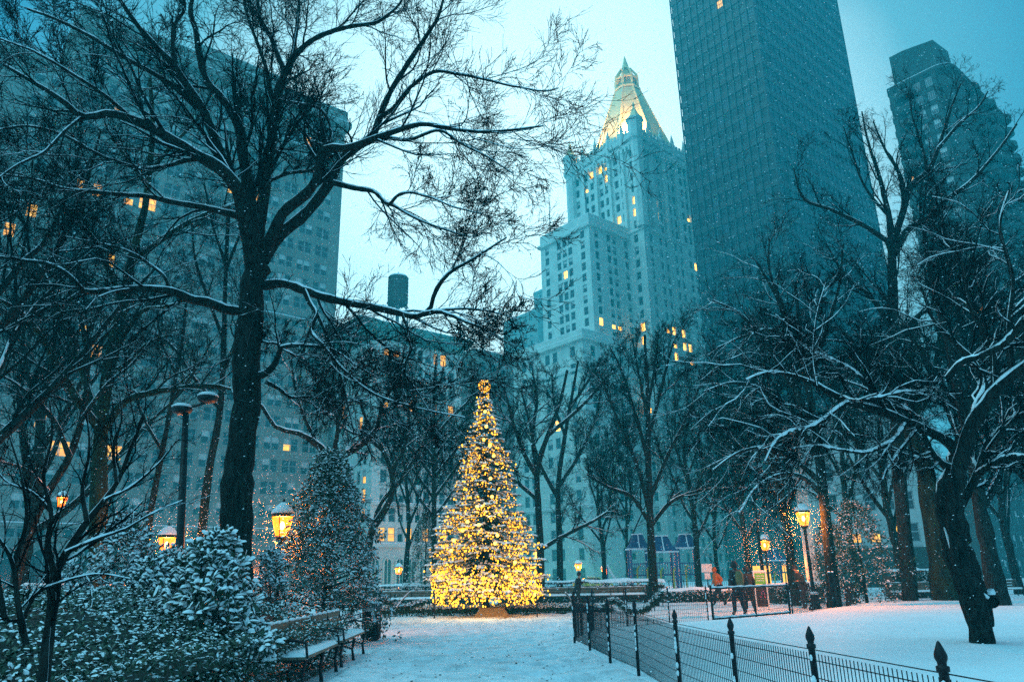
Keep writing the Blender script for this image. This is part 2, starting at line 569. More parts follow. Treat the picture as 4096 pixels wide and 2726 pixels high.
def snow_on(P, Rr, rng, keep=1.0, thick=.75, cut=.35, minr=0.0, add=.004):
    B, m, _ = P.shape
    if keep < 1:
        s = rng.random(B) < keep; P, Rr = P[s], Rr[s]
        B = len(P)
        if B == 0: return P, Rr
    T = np.empty_like(P)
    T[:, 1:-1] = P[:, 2:] - P[:, :-2]; T[:, 0] = P[:, 1] - P[:, 0]; T[:, -1] = P[:, -1] - P[:, -2]
    T = norm(T); h = np.sqrt(np.clip(1 - T[..., 2]**2, 0, 1))
    w = np.clip((h - cut) / (1 - cut) * 1.6, 0, 1) * (.75 + .5 * rng.random((B, m)))
    pu = np.array([0, 0, 1.0]) - T * T[..., 2:3]; pu = norm(pu)
    R2 = (np.minimum(Rr * thick, .012 + Rr * .42) + add) * w
    off = np.maximum(Rr - R2 * .55, Rr * .5)
    P2 = P + pu * off[..., None]
    return P2, np.maximum(R2, .0004)


def build_tree(name, label, limbs, seed, levels, group=None, snow=(1, 1, .5), bark='bark', base=None, tw='twig', rmin=.004, sthick=.75, cat='tree', parts=('trunk', 'crown', 'snow'), limb_n=22, sadd=.004):
    """limbs: list of (pts, radii) world polylines; levels: list of dicts for grow(); snow: share of each level that holds snow"""
    rng = np.random.default_rng(seed)
    P0, R0 = [], []
    for pts, rad in limbs:
        p, r = resample(pts, rad, limb_n)
        w = rng.normal(size=p.shape); w[1:-1] = (w[:-2] + w[1:-1] + w[2:]) / 3
        p = p + w * (r * .28)[:, None] * np.linspace(0, 1, limb_n)[:, None]
        P0.append(p); R0.append(r * (1 + .06 * rng.normal(size=limb_n)))
    P0 = np.array(P0); R0 = np.array(R0)
    root = thing(name, label, cat, tuple(base) if base is not None else tuple(P0[0, 0]), group=group)
    link(parts[0], tubes_mesh(parts[0], [(P0, R0, 10)]), M[bark], root)
    prev = (P0[levels[0].get('skip', 0):], R0[levels[0].get('skip', 0):])
    tw_b = []; sn = []
    if snow[0]: sn.append((*snow_on(P0, R0, rng, 1.0, sthick, add=sadd), 6))
    for li, lv in enumerate(levels):
        lv = dict(lv); lv.pop('skip', 0)
        P, Rr = grow(prev[0], prev[1], rng=rng, rmin=rmin, **lv)
        tw_b.append((P, Rr, 5 if li == 0 else (4 if li == 1 else 3)))
        s = snow[li + 1] if li + 1 < len(snow) else 0
        if s > 0: sn.append((*snow_on(P, Rr, rng, s, min(sthick, .8) if li else sthick, add=sadd * (.45 if li == 0 else .2)), 4 if li < 2 else 3))
        prev = (P, Rr)
    link(parts[1], tubes_mesh(parts[1], tw_b), M[tw], root)
    if sn: tag(link(parts[2], tubes_mesh(parts[2], sn), M['snow'], root), kind='stuff')
    return root


def limb(pts, Y0, Y1, r0, r1, conv=1.0):
    """pts traced at 2356 px width, standing from depth Y0 to depth Y1; radii in traced pixels"""
    n = len(pts)
    P = []; Rd = []
    for i, p in enumerate(pts):
        t = i / (n - 1)
        Y = Y0 + (Y1 - Y0) * t
        P.append(atY(p[0] * K, p[1] * K, Y))
        Rd.append((r0 + (r1 - r0) * t) * K * Y / 3000.0)
    return P, Rd


def auto_limbs(base, height, r, rng, lean=(0, 0), fork=.45, k=6, spread=.55, trunk_top=.55, n=7, wig=.12, up=.16, ratio=.62):
    """a trunk and its main limbs, grown from a foot point"""
    base = np.asarray(base, float)
    ts = np.linspace(0, 1, 7)
    tr = np.array([base + np.array([lean[0] * t + .05 * height * trunk_top * math.sin(5 * t + base[0]) * t * .5, lean[1] * t, height * trunk_top * t]) for t in ts])
    rad = r * (1 - .45 * ts); rad[0] *= 1.25
    out = [(tr, rad)]
    for j in range(k):
        t = fork + (1 - fork) * (j + .5 * rng.random()) / k if j < k - 1 else 1.0
        p = np.array([np.interp(t, ts, tr[:, c]) for c in range(3)])
        az = j * 2.4 + rng.random() * .8
        d = norm(np.array([math.cos(az) * spread, math.sin(az) * spread, 1.0 - .3 * (1 - t)]))
        if j == k - 1: d = norm(np.array([.1, .1, 1]))
        Lh = height * ratio * (1 - .35 * (t - fork)) * rng.uniform(.8, 1.1)
        pts = [p]
        for q in range(n - 1):
            d = norm(d + rng.normal(size=3) * wig + np.array([0, 0, up]))
            pts.append(pts[-1] + d * Lh / (n - 1))
        rr0 = np.interp(t, ts, rad) * (.62 if j < k - 1 else .85)
        out.append((pts, np.linspace(rr0, rr0 * .18, n)))
    return out


def vlimb(pts, Y0, Y1, radii):
    P, _ = limb(pts, Y0, Y1, 1, 1)
    n = len(pts)
    return P, [r * K * (Y0 + (Y1 - Y0) * i / (n - 1)) / 3000.0 for i, r in enumerate(radii)]

# ------------------------------------------------------------------ the big tree on the left
Ym = 15.0
main = [
 limb([(541, 1420), (543, 1320), (547, 1150), (560, 1000), (572, 800), (584, 680), (588, 600)], Ym, Ym, 38, 27),
 limb([(584, 640), (577, 560), (562, 490), (550, 440), (513, 396), (450, 355), (385, 315), (312, 279), (253, 260), (187, 268), (147, 235), (73, 187), (10, 150)], Ym, 11.5, 22, 4),
 limb([(562, 490), (545, 433), (521, 385), (491, 312), (469, 257), (436, 205), (403, 154), (348, 95), (308, 48), (270, -10)], Ym, 13, 15, 5),
 limb([(585, 600), (573, 440), (560, 367), (547, 286), (521, 242), (477, 187), (458, 121), (451, 66), (437, 30), (446, -20)], Ym, 14.5, 16, 5),
 limb([(588, 620), (592, 560), (607, 440), (619, 348), (634, 249), (649, 183), (657, 160)], Ym, 15.8, 17, 10),
 limb([(655, 170), (679, 128), (715, 95), (770, 70), (805, 62), (869, 51), (905, 25), (940, -25)], 15.8, 15, 9, 3),
 limb([(655, 165), (640, 128), (622, 84), (605, 62), (590, -20)], 15.8, 16.5, 8, 4),
 limb([(664, 165), (676, 110), (684, 50), (690, -20)], 15.8, 17.5, 7, 4),
 limb([(598, 600), (625, 545), (653, 488), (700, 450), (722, 425), (745, 345), (803, 341), (847, 323), (902, 304), (968, 286), (1041, 297), (1115, 304), (1190, 298), (1250, 290)], Ym, 12.5, 16, 2),
 limb([(605, 600), (640, 545), (700, 495), (763, 411), (784, 367), (821, 341), (858, 312), (872, 271), (894, 220), (938, 147), (975, 92), (1004, 48), (1024, -15)], Ym, 16.5, 16, 3.5),
 limb([(872, 272), (905, 249), (940, 205), (1000, 166), (1060, 172), (1115, 183), (1188, 200), (1261, 209), (1285, 203)], 15.8, 14, 6, 1.5),
 limb([(821, 341), (880, 318), (940, 322), (1010, 300), (1060, 330), (1120, 360), (1180, 400)], 15.4, 14, 6, 1.5),
 limb([(766, 420), (821, 434), (858, 440), (887, 466), (905, 473), (950, 499), (1023, 528), (1080, 545)], 15.2, 13.5, 7, 1.8),
 limb([(897, 470), (915, 450), (938, 443), (986, 453), (1050, 478), (1110, 492)], 14.2, 13, 4.5, 1.5),
 limb([(607, 657), (650, 652), (700, 668), (760, 688), (830, 702), (880, 710), (925, 722), (960, 728), (990, 712), (1003, 668), (1030, 632), (1080, 600), (1125, 572), (1165, 545)], Ym, 12.2, 12, 2),
 limb([(975, 722), (1010, 717), (1060, 735), (1120, 760), (1165, 790)], 12.9, 12, 6.5, 1.5),
 limb([(1003, 715), (1060, 710), (1120, 715), (1195, 735)], 12.9, 11.6, 4, 1.2),
 limb([(925, 722), (940, 765), (945, 800), (930, 850), (960, 900), (985, 940)], 13.3, 12.8, 4, 1.5),
 limb([(700, 668), (715, 700), (728, 720), (715, 760), (740, 790), (790, 850), (860, 905), (950, 935), (1070, 960)], 14.4, 12.8, 7, 1.5),
 limb([(728, 718), (760, 790), (780, 850), (800, 930), (815, 1000)], 14.2, 13.5, 4.5, 1.5),
 limb([(588, 866), (612, 858), (632, 836), (642, 812), (648, 800), (700, 795), (762, 803), (820, 840), (870, 870)], Ym, 13.5, 9, 2),
 limb([(648, 800), (636, 790), (615, 788), (590, 778)], 14.5, 15.2, 5, 2),
 limb([(612, 878), (640, 893), (665, 912), (720, 912), (790, 925), (850, 915)], 14.9, 16, 5, 1.5),
 limb([(563, 716), (520, 712), (480, 696), (440, 690), (415, 678), (390, 669), (340, 664), (290, 665), (215, 671), (190, 668), (165, 640), (120, 610), (60, 600), (0, 590)], Ym, 12, 12, 3.5),
 limb([(390, 668), (380, 640), (340, 605), (300, 580), (230, 560), (150, 545)], 14, 13, 4.5, 2),
 limb([(563, 500), (520, 490), (470, 478), (400, 465), (330, 450), (270, 447), (200, 440), (150, 435), (80, 412), (0, 400)], Ym, 12.5, 9, 2.5),
 limb([(530, 405), (480, 368), (440, 367), (385, 381), (330, 389), (275, 374), (220, 352), (147, 312), (60, 290), (-10, 300)], 14.8, 12, 7, 2.5),
 limb([(455, 250), (400, 200), (350, 168), (290, 135), (210, 85), (130, 45), (60, 20)], 14.4, 12, 8, 3),
 limb([(310, 280), (260, 235), (220, 205), (150, 160), (80, 120), (0, 90)], 13.2, 10.5, 6, 2.5),
 limb([(190, 268), (150, 300), (100, 350), (40, 380), (-20, 420)], 12.4, 10.5, 5, 2.5),
 limb([(555, 290), (550, 250), (549, 222)], 15.2, 15.4, 7, 5.5),
 limb([(403, 154), (397, 105), (400, 60), (425, 20), (420, -20)], 13.6, 13.2, 6, 3.5),
 limb([(634, 249), (620, 200), (610, 150), (590, 95), (570, 40), (560, -20)], 15.5, 14.4, 7, 3),
 limb([(640, 230), (690, 240), (735, 250), (760, 300), (750, 345)], 15.6, 15, 4.5, 3),
 limb([(612, 420), (660, 400), (720, 388), (745, 352)], 15.3, 15.5, 5, 3),
 limb([(784, 372), (760, 330), (720, 300), (690, 250), (680, 190)], 15.4, 16, 5, 2),
]
LV = [dict(k=9, t0=.18, ang=(20, 50), ratio=.46, n=8, wig=.14, trop=.03, rr=.42, lmax=2.5, skip=1, ltap=.45, tipr=.3, up=.1),
      dict(k=8, t0=.1, ang=(20, 48), ratio=.55, n=6, wig=.13, trop=.03, rr=.55, lmax=1.25, ltap=.4),
      dict(k=6, t0=.12, ang=(22, 48), ratio=.6, n=5, wig=.11, trop=.03, rr=.65, lmax=.7, ltap=.3),
      dict(k=3, t0=.2, ang=(22, 45), ratio=.6, n=3, wig=.1, trop=.06, rr=.85, lmax=.33, ltap=.3)]
tmain = build_tree('plane_tree', 'tallest bare tree with thick dark trunk and snow lined limbs arching over the path', main, 5, LV, snow=(1, .9, .35, .05), rmin=.0056, group=None, limb_n=36, base=ground(941, 2640))

# ------------------------------------------------------------------ buildings
A40 = R(40)
DL = np.array([-math.sin(A40), math.cos(A40), 0.0])      # street direction going back to the left
DR = np.array([math.cos(A40), math.sin(A40), 0.0])       # street direction going back to the right
BR_ = np.random.default_rng(21)


def win_mesh(w, h, kind, bars=1, rail=True):
    """one window: frame, pane; stands in the plane x (along) / z (up), outward = -y"""
    mb = MB(); t = .09
    mb.mat = 0
    for sx in (-1, 1): mb.box((sx * (w / 2 - t / 2), -.05, 0), (t, .12, h))
    mb.box((0, -.05, h / 2 - t / 2), (w - 2 * t, .12, t)); mb.box((0, -.05, -h / 2 + t / 2), (w - 2 * t, .12, t))
    if rail: mb.box((0, -.045, .03 * h), (w - 2 * t, .10, .08))
    for b in range(bars - 1):
        mb.box((-w / 2 + w * (b + 1) / bars, -.04, 0), (.07, .09, h - 2 * t))
    mb.mat = 1
    if kind == 'blind':
        mb.box((0, 0, -h * .22), (w - .1, .03, h * .5)); mb.mat = 2; mb.box((0, -.006, h * .25), (w - .1, .03, h * .44))
    elif kind == 'litlow':
        mb.mat = 3; mb.box((0, 0, -h * .22), (w - .1, .03, h * .5)); mb.mat = 2; mb.box((0, -.006, h * .25), (w - .1, .03, h * .44))
    elif kind == 'lit':
        mb.mat = 3; mb.box((0, 0, 0), (w - .1, .03, h - .1))
    else:
        mb.box((0, 0, 0), (w - .1, .03, h - .1))
    return mb


WM = {}


def win_me(w, h, kind, bars=1, rail=True, lit='lit'):
    k = (round(w, 2), round(h, 2), kind, bars, rail, lit)
    if k not in WM:
        me = win_mesh(w, h, kind, bars, rail).mesh('window')
        for m in ('trim', 'glass', 'blind', lit): me.materials.append(M[m])
        WM[k] = me
    return WM[k]


class Ledges:
    def __init__(s): s.v = []
    def prism(s, *a): s.v.append(MB().prism(*a))
    def box(s, *a): s.v.append(MB().box(*a))


class Building:
    def __init__(s, name, label, base, wall, cat='building', lit='lit', group=None):
        s.root = thing(name, label, cat, (base[0], base[1], 0), group=group)
        s.w = MB(); s.sn = Ledges(); s.win = []; s.wall = wall; s.lit = lit; s.lit_px = []

    def face(s, p0, u, W, z0, z1, floors, xs, wh, ww=None, n=None, depth=.35, litp=.02, lit=(), arch_rows=(), zoff=0.0, proud=0.0, rail=True, bars=1, blind=.35, skip=0, band=None):
        """openings xs = [(x0, x1)] along u; floors rows; n outward normal"""
        u = np.array(u, float); n = np.array(n, float); p0 = np.array([p0[0], p0[1], 0.0])
        fh = (z1 - z0) / floors; sp = fh - wh
        ax = (u, n, UP)
        for f in range(floors + 1):              # spandrels
            za = z0 + f * fh - (sp * .6 if f else 0); zb = z0 + f * fh + (sp * .4 if f < floors else 0)
            if zb - za > .02:
                s.w.box(p0 + u * (W / 2) + n * (-depth / 2 - .012 + proud) + UP * ((za + zb) / 2), (W - .04, depth, zb - za), ax)
        e = [0.0] + [v for x in xs for v in x] + [W]
        for i in range(0, len(e), 2):             # piers
            if e[i + 1] - e[i] > .02:
                s.w.box(p0 + u * ((e[i] + e[i + 1]) / 2) + n * (-depth / 2 + proud) + UP * ((z0 + z1) / 2), (e[i + 1] - e[i], depth + .01, z1 - z0 - .01), ax)
        ang = math.atan2(u[1], u[0])
        if np.cross(u, n)[2] > 0: ang += math.pi
        for f in range(floors):
            zc = z0 + f * fh + sp * .4 + wh / 2
            for j, (a, b) in enumerate(xs):
                q = BR_.random()
                k = 'glass'
                if (f, j) in lit or q < litp: k = 'lit' if BR_.random() < .6 else 'litlow'
                elif q < litp + blind: k = 'blind'
                s.win.append((p0 + u * ((a + b) / 2) + n * (-depth + .10 + proud) + UP * zc, ang, b - a, wh, k, bars, rail))
                if band and k == 'glass' and False: pass

    def block(s, p0, ua, Wa, ub, Wb, z0, z1, inset=.36):
        """a solid core whose near corner is p0, running Wa along ua and Wb along ub"""
        ua = np.array(ua, float); ub = np.array(ub, float)
        p = np.array([p0[0], p0[1], 0]) + ua * inset + ub * inset
        q = [p, p + ua * (Wa - 2 * inset), p + ua * (Wa - 2 * inset) + ub * (Wb - 2 * inset), p + ub * (Wb - 2 * inset)]
        s.w.prism([(v[0], v[1]) for v in q], z0, z1)

    def cornice(s, p0, ua, Wa, ub, Wb, z, h, out, snow=True):
        ua = np.array(ua, float); ub = np.array(ub, float)
        p = np.array([p0[0], p0[1], 0]) - ua * out - ub * out
        A, B = Wa + 2 * out, Wb + 2 * out
        q = [p, p + ua * A, p + ua * A + ub * B, p + ub * B]
        s.w.prism([(v[0], v[1]) for v in q], z, z + h)
        if snow:
            i = .12
            q = [p + ua * i + ub * i, p + ua * (A - i) + ub * i, p + ua * (A - i) + ub * (B - i), p + ub * (B - i) + ua * i]
            s.sn.prism([(v[0], v[1]) for v in q], z + h + .003, z + h + .2)

    def finish(s):
        if s.lit_px:                        # the rooms that have their lights on
            pr = np.array([project(w[0]) for w in s.win])
            for x, y in s.lit_px:
                i = int(np.argmin(np.hypot(pr[:, 0] - x, pr[:, 1] - y)))
                w = s.win[i]; s.win[i] = w[:4] + ('lit' if (x + y) % 3 else 'litlow',) + w[5:]
        s.w.build('wall', M[s.wall], s.root)
        for q in s.sn.v: q.build('snow_ledge', M['snow'], s.root)
        def key(w):
            px, py = project(w[0]); d = np.linalg.norm(w[0] - CP)
            vis = 0 <= px <= SW and -50 <= py <= 2350
            return (0 if vis else 1, 0 if w[4] in ('lit', 'litlow') else 1, d)
        ws = sorted([w for w in s.win], key=key)
        for w in ws[:98]:
            o = bpy.data.objects.new('window', win_me(w[2], w[3], w[4], w[5], w[6], s.lit)); COL.objects.link(o)
            o.parent = s.root; o.matrix_parent_inverse = MW(s.root).inverted(); o.location = Vector(w[0]); o.rotation_euler = (0, 0, w[1])
            if w[4] in ('lit', 'litlow'): o['label'] = 'window with warm light on inside'
        rest = ws[98:]
        if rest:
            mb = MB()
            for w in rest:
                src = win_mesh(w[2], w[3], w[4], w[5], w[6])
                c, sn_ = math.cos(w[1]), math.sin(w[1])
                b = len(mb.v)
                mb.v.extend([(w[0][0] + x * c - y * sn_, w[0][1] + x * sn_ + y * c, w[0][2] + z) for x, y, z in src.v])
                mb.f.extend([tuple(b + i for i in f) for f in src.f]); mb.m.extend(src.m)
            o = mb.build('smaller_windows', [M['trim'], M['glass'], M['blind'], M[s.lit]], s.root)
            tag(o, kind='stuff')
        return s.root


def bays(W, groups, ww, gap, edge):
    """openings in groups, e.g. (1, 3, 1), spread over width W"""
    tot = [g * ww + (g - 1) * gap for g in groups]
    free = (W - 2 * edge - sum(tot)) / max(1, len(groups) - 1)
    x = edge if len(groups) > 1 else (W - tot[0]) / 2
    out = []
    for g, t in zip(groups, tot):
        for i in range(g): out.append((x + i * (ww + gap), x + i * (ww + gap) + ww))
        x += t + free
    return out


def at_top(px, py, D):
    p = atD(px, py, D); return p, p[2]


# --- the gilded pyramid tower -------------------------------------------------
nP, zP = at_top(2327, 1313, 190)      # podium corner
gy_b = Building('gilded_roof_tower', 'tall stone office tower with gilded pyramid spire and stepped wings', nP, 'stone2', cat='tower', lit='lit_far')
nL, nR = -DR, -DL                      # outward normals: the left face looks along -DR, the right face along -DL
Wl, Wr = 105, 60
PZ = 13.0
def step_rows(z, fh): return max(1, int(round(z / fh)))
fl = step_rows(zP - 3, 4.6)
xl = bays(Wl, (1, 2, 2, 2, 2, 2, 2, 2, 2, 2, 1), 1.9, 1.2, 3.0); xr = bays(Wr, (1, 2, 2, 2, 2, 1), 1.8, 1.2, 3.0)
gy_b.face(nP, DL, Wl, 0, zP - 3, fl, xl, 2.9, n=nL, litp=.015)
gy_b.face(nP, DR, Wr, 0, zP - 3, fl, xr, 2.9, n=nR, litp=0)
gy_b.block(nP, DL, Wl, DR, Wr, 0, zP - 3)
gy_b.cornice(nP, DL, Wl, DR, Wr, zP - 3, 1.2, .9)
gy_b.cornice(nP, DL, Wl, DR, Wr, zP - 1.4, 1.4, .2, snow=True)
for zz in (zP * .28, zP * .66, zP * .83):
    gy_b.cornice(nP, DL, Wl, DR, Wr, zz, .5, .45, snow=False)
    for (uu, ww_, nn) in ((DL, Wl, nL), (DR, Wr, nR)):
        c = nP * np.array([1, 1, 0]) + uu * ww_ / 2 + nn * .28 + UP * (zz + .53)
        gy_b.sn.box(c, (ww_, .5, .18), (uu, nn, UP))
nW, zW = at_top(2352, 851, 196)       # wing
s_, _ = on_line(2160, 925, nW, DL); WwL = abs(s_)
sR, _ = on_line(2535, 925, nW, DR); WwR = sR + 4
fw = step_rows(zW - zP, 3.9)
xw = bays(WwL, (1, 3, 1), 1.65, .75, 2.0)
gy_b.face(nW, DL, WwL, zP - .5, zW - 4, fw, xw, 2.35, n=nL, litp=.0, lit=())
xw2 = bays(WwR, (1, 2, 1, 1), 1.6, .9, 2.2)
gy_b.face(nW, DR, WwR, zP - .5, zW - 4, fw, xw2, 2.35, n=nR, litp=.0, lit=())
gy_b.block(nW, DL, WwL, DR, WwR, zP - 3, zW - 4)
gy_b.cornice(nW, DL, WwL, DR, WwR, zW - 4, .9, .7)
gy_b.cornice(nW, DL, WwL, DR, WwR, zW - 2.6, 2.6, .1)
nT, zT = at_top(2540, 505, 206)       # tower proper
s_, _ = on_line(2285, 700, nT, DL); TwL = abs(s_)
TwR = TwL * 1.05
zS = at_top(2592, 905, 206)[1]
ft = step_rows(zT - zS - 8, 4.0)
xt = bays(TwL, (1, 2, 2, 2, 1), 1.6, 1.0, 1.8); xt2 = bays(TwR, (1, 2, 2, 2, 1), 1.6, 1.0, 1.8)
gy_b.face(nT, DL, TwL, zS, zT - 6, ft, xt, 2.6, n=nL, litp=.0, lit=(), depth=.6)
gy_b.face(nT, DR, TwR, zS, zT - 6, ft, xt2, 2.6, n=nR, litp=.0, lit=(), depth=.6)
gy_b.block(nT, DL, TwL, DR, TwR, zS - 2, zT - 2, inset=.6)
fz = step_rows(zS, 4.0)
o2 = nT - DL * .8 - DR * .8
gy_b.face(o2, DL, TwL + .8, 0, zS - 1, fz, bays(TwL + .8, (1, 2, 2, 2, 1), 1.6, 1.0, 2.4), 2.5, n=nL, litp=.0, depth=.5)
gy_b.face(o2, DR, TwR + 1.6, 0, zS - 1, fz, bays(TwR + 1.6, (1, 2, 2, 2, 1), 1.6, 1.0, 2.4), 2.5, n=nR, litp=0, lit=(), depth=.5)
gy_b.block(o2, DL, TwL + 1.6, DR, TwR + 1.6, 0, zS - 1, inset=.5)
gy_b.cornice(o2, DL, TwL + 1.6, DR, TwR + 1.6, zS - 1, .7, .3)
for k in range(1, 5):                  # buttress piers running up the tower
    for (uu, ww_, nn) in ((DL, TwL, nL), (DR, TwR, nR)):
        x = ww_ * k / 5
        p = nT * np.array([1, 1, 0]) + uu * x + nn * .35
        gy_b.w.box(p + UP * ((zS + zT - 3) / 2), (1.1, .9, zT - 3 - zS), (uu, nn, UP))
gy_b.cornice(nT, DL, TwL, DR, TwR, zT - 6, 1.0, .8)
gy_b.cornice(nT, DL, TwL, DR, TwR, zT - 3.4, 2.4, .35)
for (uu, ww_, nn) in ((DL, TwL, nL), (DR, TwR, nR)):   # battlements and pinnacles
    for k in range(19):
        p = nT * np.array([1, 1, 0]) + uu * (ww_ * (k + .5) / 19) + nn * .2
        gy_b.w.box(p + UP * (zT - .6), (ww_ / 38, .5, 1.5), (uu, nn, UP))
        q = nT * np.array([1, 1, 0]) + uu * (ww_ * (k + .5) / 19) + nn * .8
        gy_b.w.box(q + UP * (zT - 6.8), (ww_ / 50, .9, 1.6), (uu, nn, UP))
    for k in (1, 2, 3, 4):
        p = nT * np.array([1, 1, 0]) + uu * (ww_ * k / 5)
        gy_b.w.lathe([(.9, zT - 4), (.9, zT), (.6, zT + .6), (.7, zT + 1), (.05, zT + 4.2)], (p[0], p[1], 0), 6)
cT = nT * np.array([1, 1, 0]) + DL * TwL / 2 + DR * TwR / 2
for (a, b) in ((0, 0), (1, 0), (0, 1)):   # corner turrets
    p = nT * np.array([1, 1, 0]) + DL * TwL * a + DR * TwR * b
    gy_b.w.lathe([(1.9, zS), (1.9, zT - 5), (2.6, zT - 4.6), (2.7, zT - 3.6), (2.4, zT - 3.4), (2.4, zT + 1.4), (2.8, zT + 1.7), (2.8, zT + 2.4)], (p[0], p[1], 0), 8)
    gt = MB(); gt.lathe([(2.4, zT + 2.4), (1.5, zT + 4), (.35, zT + 6.6), (.3, zT + 7.2), (.5, zT + 7.6), (.05, zT + 9)], (p[0], p[1], 0), 8); gt.build('turret_cap', M['gold'], gy_b.root)
DT = math.hypot(cT[0], cT[1])
zL = atD(2493, 368, DT)[2]; zTip = atD(2486, 228, DT)[2]
PB = TwL * .5 - 1.0
pr = MB()
oct_ = lambda r, off=22.5: [(cT[0] + r * math.cos(R(off + 45 * i + 40)), cT[1] + r * math.sin(R(off + 45 * i + 40))) for i in range(8)]
def ring(mb, r0, z0, r1, z1, off=22.5):
    a = oct_(r0, off); b = oct_(r1, off)
    mb.add([(x, y, z0) for x, y in a] + [(x, y, z1) for x, y in b], [(i, (i + 1) % 8, 8 + (i + 1) % 8, 8 + i) for i in range(8)] + [tuple(range(8, 16))])
zB = zT - 3
gy_b.w.prism(oct_(PB + .6), zB - 6, zB + 1.5)
ring(pr, PB * 1.08, zB + 1.5, 4.6, zL - 1.0)
for i in range(8):                       # ribs on the edges
    a = oct_(PB * 1.08)[i]; b = oct_(4.6)[i]
    pr.tube([(a[0], a[1], zB + 1.5), (b[0], b[1], zL - 1)], .28, 5)
ring(pr, 4.9, zL - 1.0, 4.9, zL - .2)
ring(pr, 4.9, zL - .2, 4.2, zL + .4)
hl = (zTip - zL)
ring(pr, 3.0, zL + .4, 3.0, zL + hl * .26)
for i in range(8):
    a = oct_(4.0)[i]
    pr.tube([(a[0], a[1], zL), (a[0], a[1], zL + hl * .34)], .5, 5)
    b = oct_(4.0)[i]; c = oct_(1.7)[i]
    pr.tube([(b[0], b[1], zL + hl * .34), (c[0], c[1], zL + hl * .62)], [.45, .25], 5)
    b = oct_(4.9)[i]
    if i % 2 == 0: pr.tube([(cT[0] + (b[0] - cT[0]) * .7, cT[1] + (b[1] - cT[1]) * .7, zL + hl * .40), (cT[0] + (b[0] - cT[0]) * 1.1, cT[1] + (b[1] - cT[1]) * 1.1, zL + hl * .41)], .15, 4)
ring(pr, 4.3, zL + hl * .25, 4.3, zL + hl * .29); ring(pr, 3.4, zL + hl * .29, 2.0, zL + hl * .42)
ring(pr, 1.9, zL + hl * .42, 1.3, zL + hl * .66); ring(pr, 2.2, zL + hl * .58, 1.6, zL + hl * .62)
ring(pr, 1.3, zL + hl * .66, .12, zTip)
pr.ball((cT[0], cT[1], zL + hl * .9), .45, 6, 4)
po = pr.build('pyramid_roof', M['gold'], gy_b.root); tag(po, 'gilded eight sided pyramid roof with lantern spire')
for (px, ya, yb, D_) in ((2197, 780, 905, 200),):
    a = atD(px, ya, D_); b = atD(px + 4, yb + 20, D_)
    MB().tube([(b[0], b[1], b[2]), (b[0], b[1], a[2])], [.2, .08], 6).build('roof_mast', M['steel'], gy_b.root)
a = atD(2340, 695, 197); b = atD(2346, 850, 197)
MB().tube([(b[0], b[1], b[2] - 2), (b[0], b[1], a[2])], [.2, .08], 6).build('roof_mast', M['steel'], gy_b.root)
for (a_, b_, e_) in ((.16, .02, 60000), (.02, .16, 40000), (.75, .0, 60000)):     # floodlights behind the parapet
    q = nT * np.array([1, 1, 0]) + DL * TwL * (a_ + .04) + DR * TwR * (b_ + .04) + UP * (zT + 2.2)
    l = bpy.data.lights.new('roof_floodlight', 'SPOT'); l.energy = e_ * .55; l.color = (1, .60, .26); l.spot_size = R(100); l.spot_blend = .8; l.shadow_soft_size = .5
    lo = bpy.data.objects.new('roof_floodlight', l); COL.objects.link(lo); lo.parent = gy_b.root; lo.matrix_parent_inverse = MW(gy_b.root).inverted()
    lo.location = Vector(q); tg = cT + UP * (zT + (zL - zT) * .45); lo.rotation_euler = (Vector(q) - Vector(tg)).to_track_quat('Z', 'Y').to_euler()
gy_b.lit_px = [(2610, 815), (2546, 818), (2550, 859), (2614, 858), (2495, 888), (2753, 859), (2585, 1310), (2580, 1325), (2654, 1318), (2694, 1331), (2713, 1345), (2590, 1366), (2698, 1382), (2716, 1387), (2749, 1401), (2766, 1399), (2702, 1423), (2720, 1428), (2770, 1448), (2468, 1309), (2504, 1316), (2448, 1308), (2402, 1290), (2405, 1333), (2776, 1074), (2264, 1088), (2334, 1153), (2623, 1565), (2406, 691), (2424, 684), (2427, 722), (2365, 715), (2350, 764), (2590, 1640), (2480, 1600)]
gy_b.finish()

# --- pale far blocks ----------------------------------------------------------
def plain(name, label, corner_px, D_, left_px, right_w, wall, fh, ww, gap, wh, litp=.0, lit='lit_far', right_px=None):
    p, z = at_top(*corner_px, D_)
    b = Building(name, label, p, wall, lit=lit)
    sL, _ = on_line(left_px[0], left_px[1], p, DL); WL = abs(sL)
    WR = right_w
    if right_px is not None:
        sr, _ = on_line(right_px[0], right_px[1], p, DR); WR = abs(sr)
    fl = step_rows(z - 2, fh)
    nb = max(2, int(WL / (ww + gap)) - 1); e = (WL - nb * ww - (nb - 1) * gap) / 2
    b.face(p, DL, WL, 0, z - 1.5, fl, [(e + i * (ww + gap), e + i * (ww + gap) + ww) for i in range(nb)], wh, n=nL, litp=litp)
    nb = max(2, int(WR / (ww + gap)) - 1); e = (WR - nb * ww - (nb - 1) * gap) / 2
    b.face(p, DR, WR, 0, z - 1.5, fl, [(e + i * (ww + gap), e + i * (ww + gap) + ww) for i in range(nb)], wh, n=nR, litp=litp)
    b.block(p, DL, WL, DR, WR, 0, z - 1.5)
    b.cornice(p, DL, WL, DR, WR, z - 1.5, 1.5, .2)
    return b, p, z, WL, WR


b, *_ = plain('office_block', 'faint pale block half lost in snow beside the gilded tower', (2150, 1232), 330, (2012, 1240), 30, 'stone', 4.0, 1.6, 2.4, 2.0, .012); b.finish()
b, *_ = plain('office_block', 'faint narrow slab rising behind the pale block', (2205, 1140), 370, (2134, 1146), 20, 'stone', 4.0, 1.6, 2.4, 2.0, .0); b.finish()

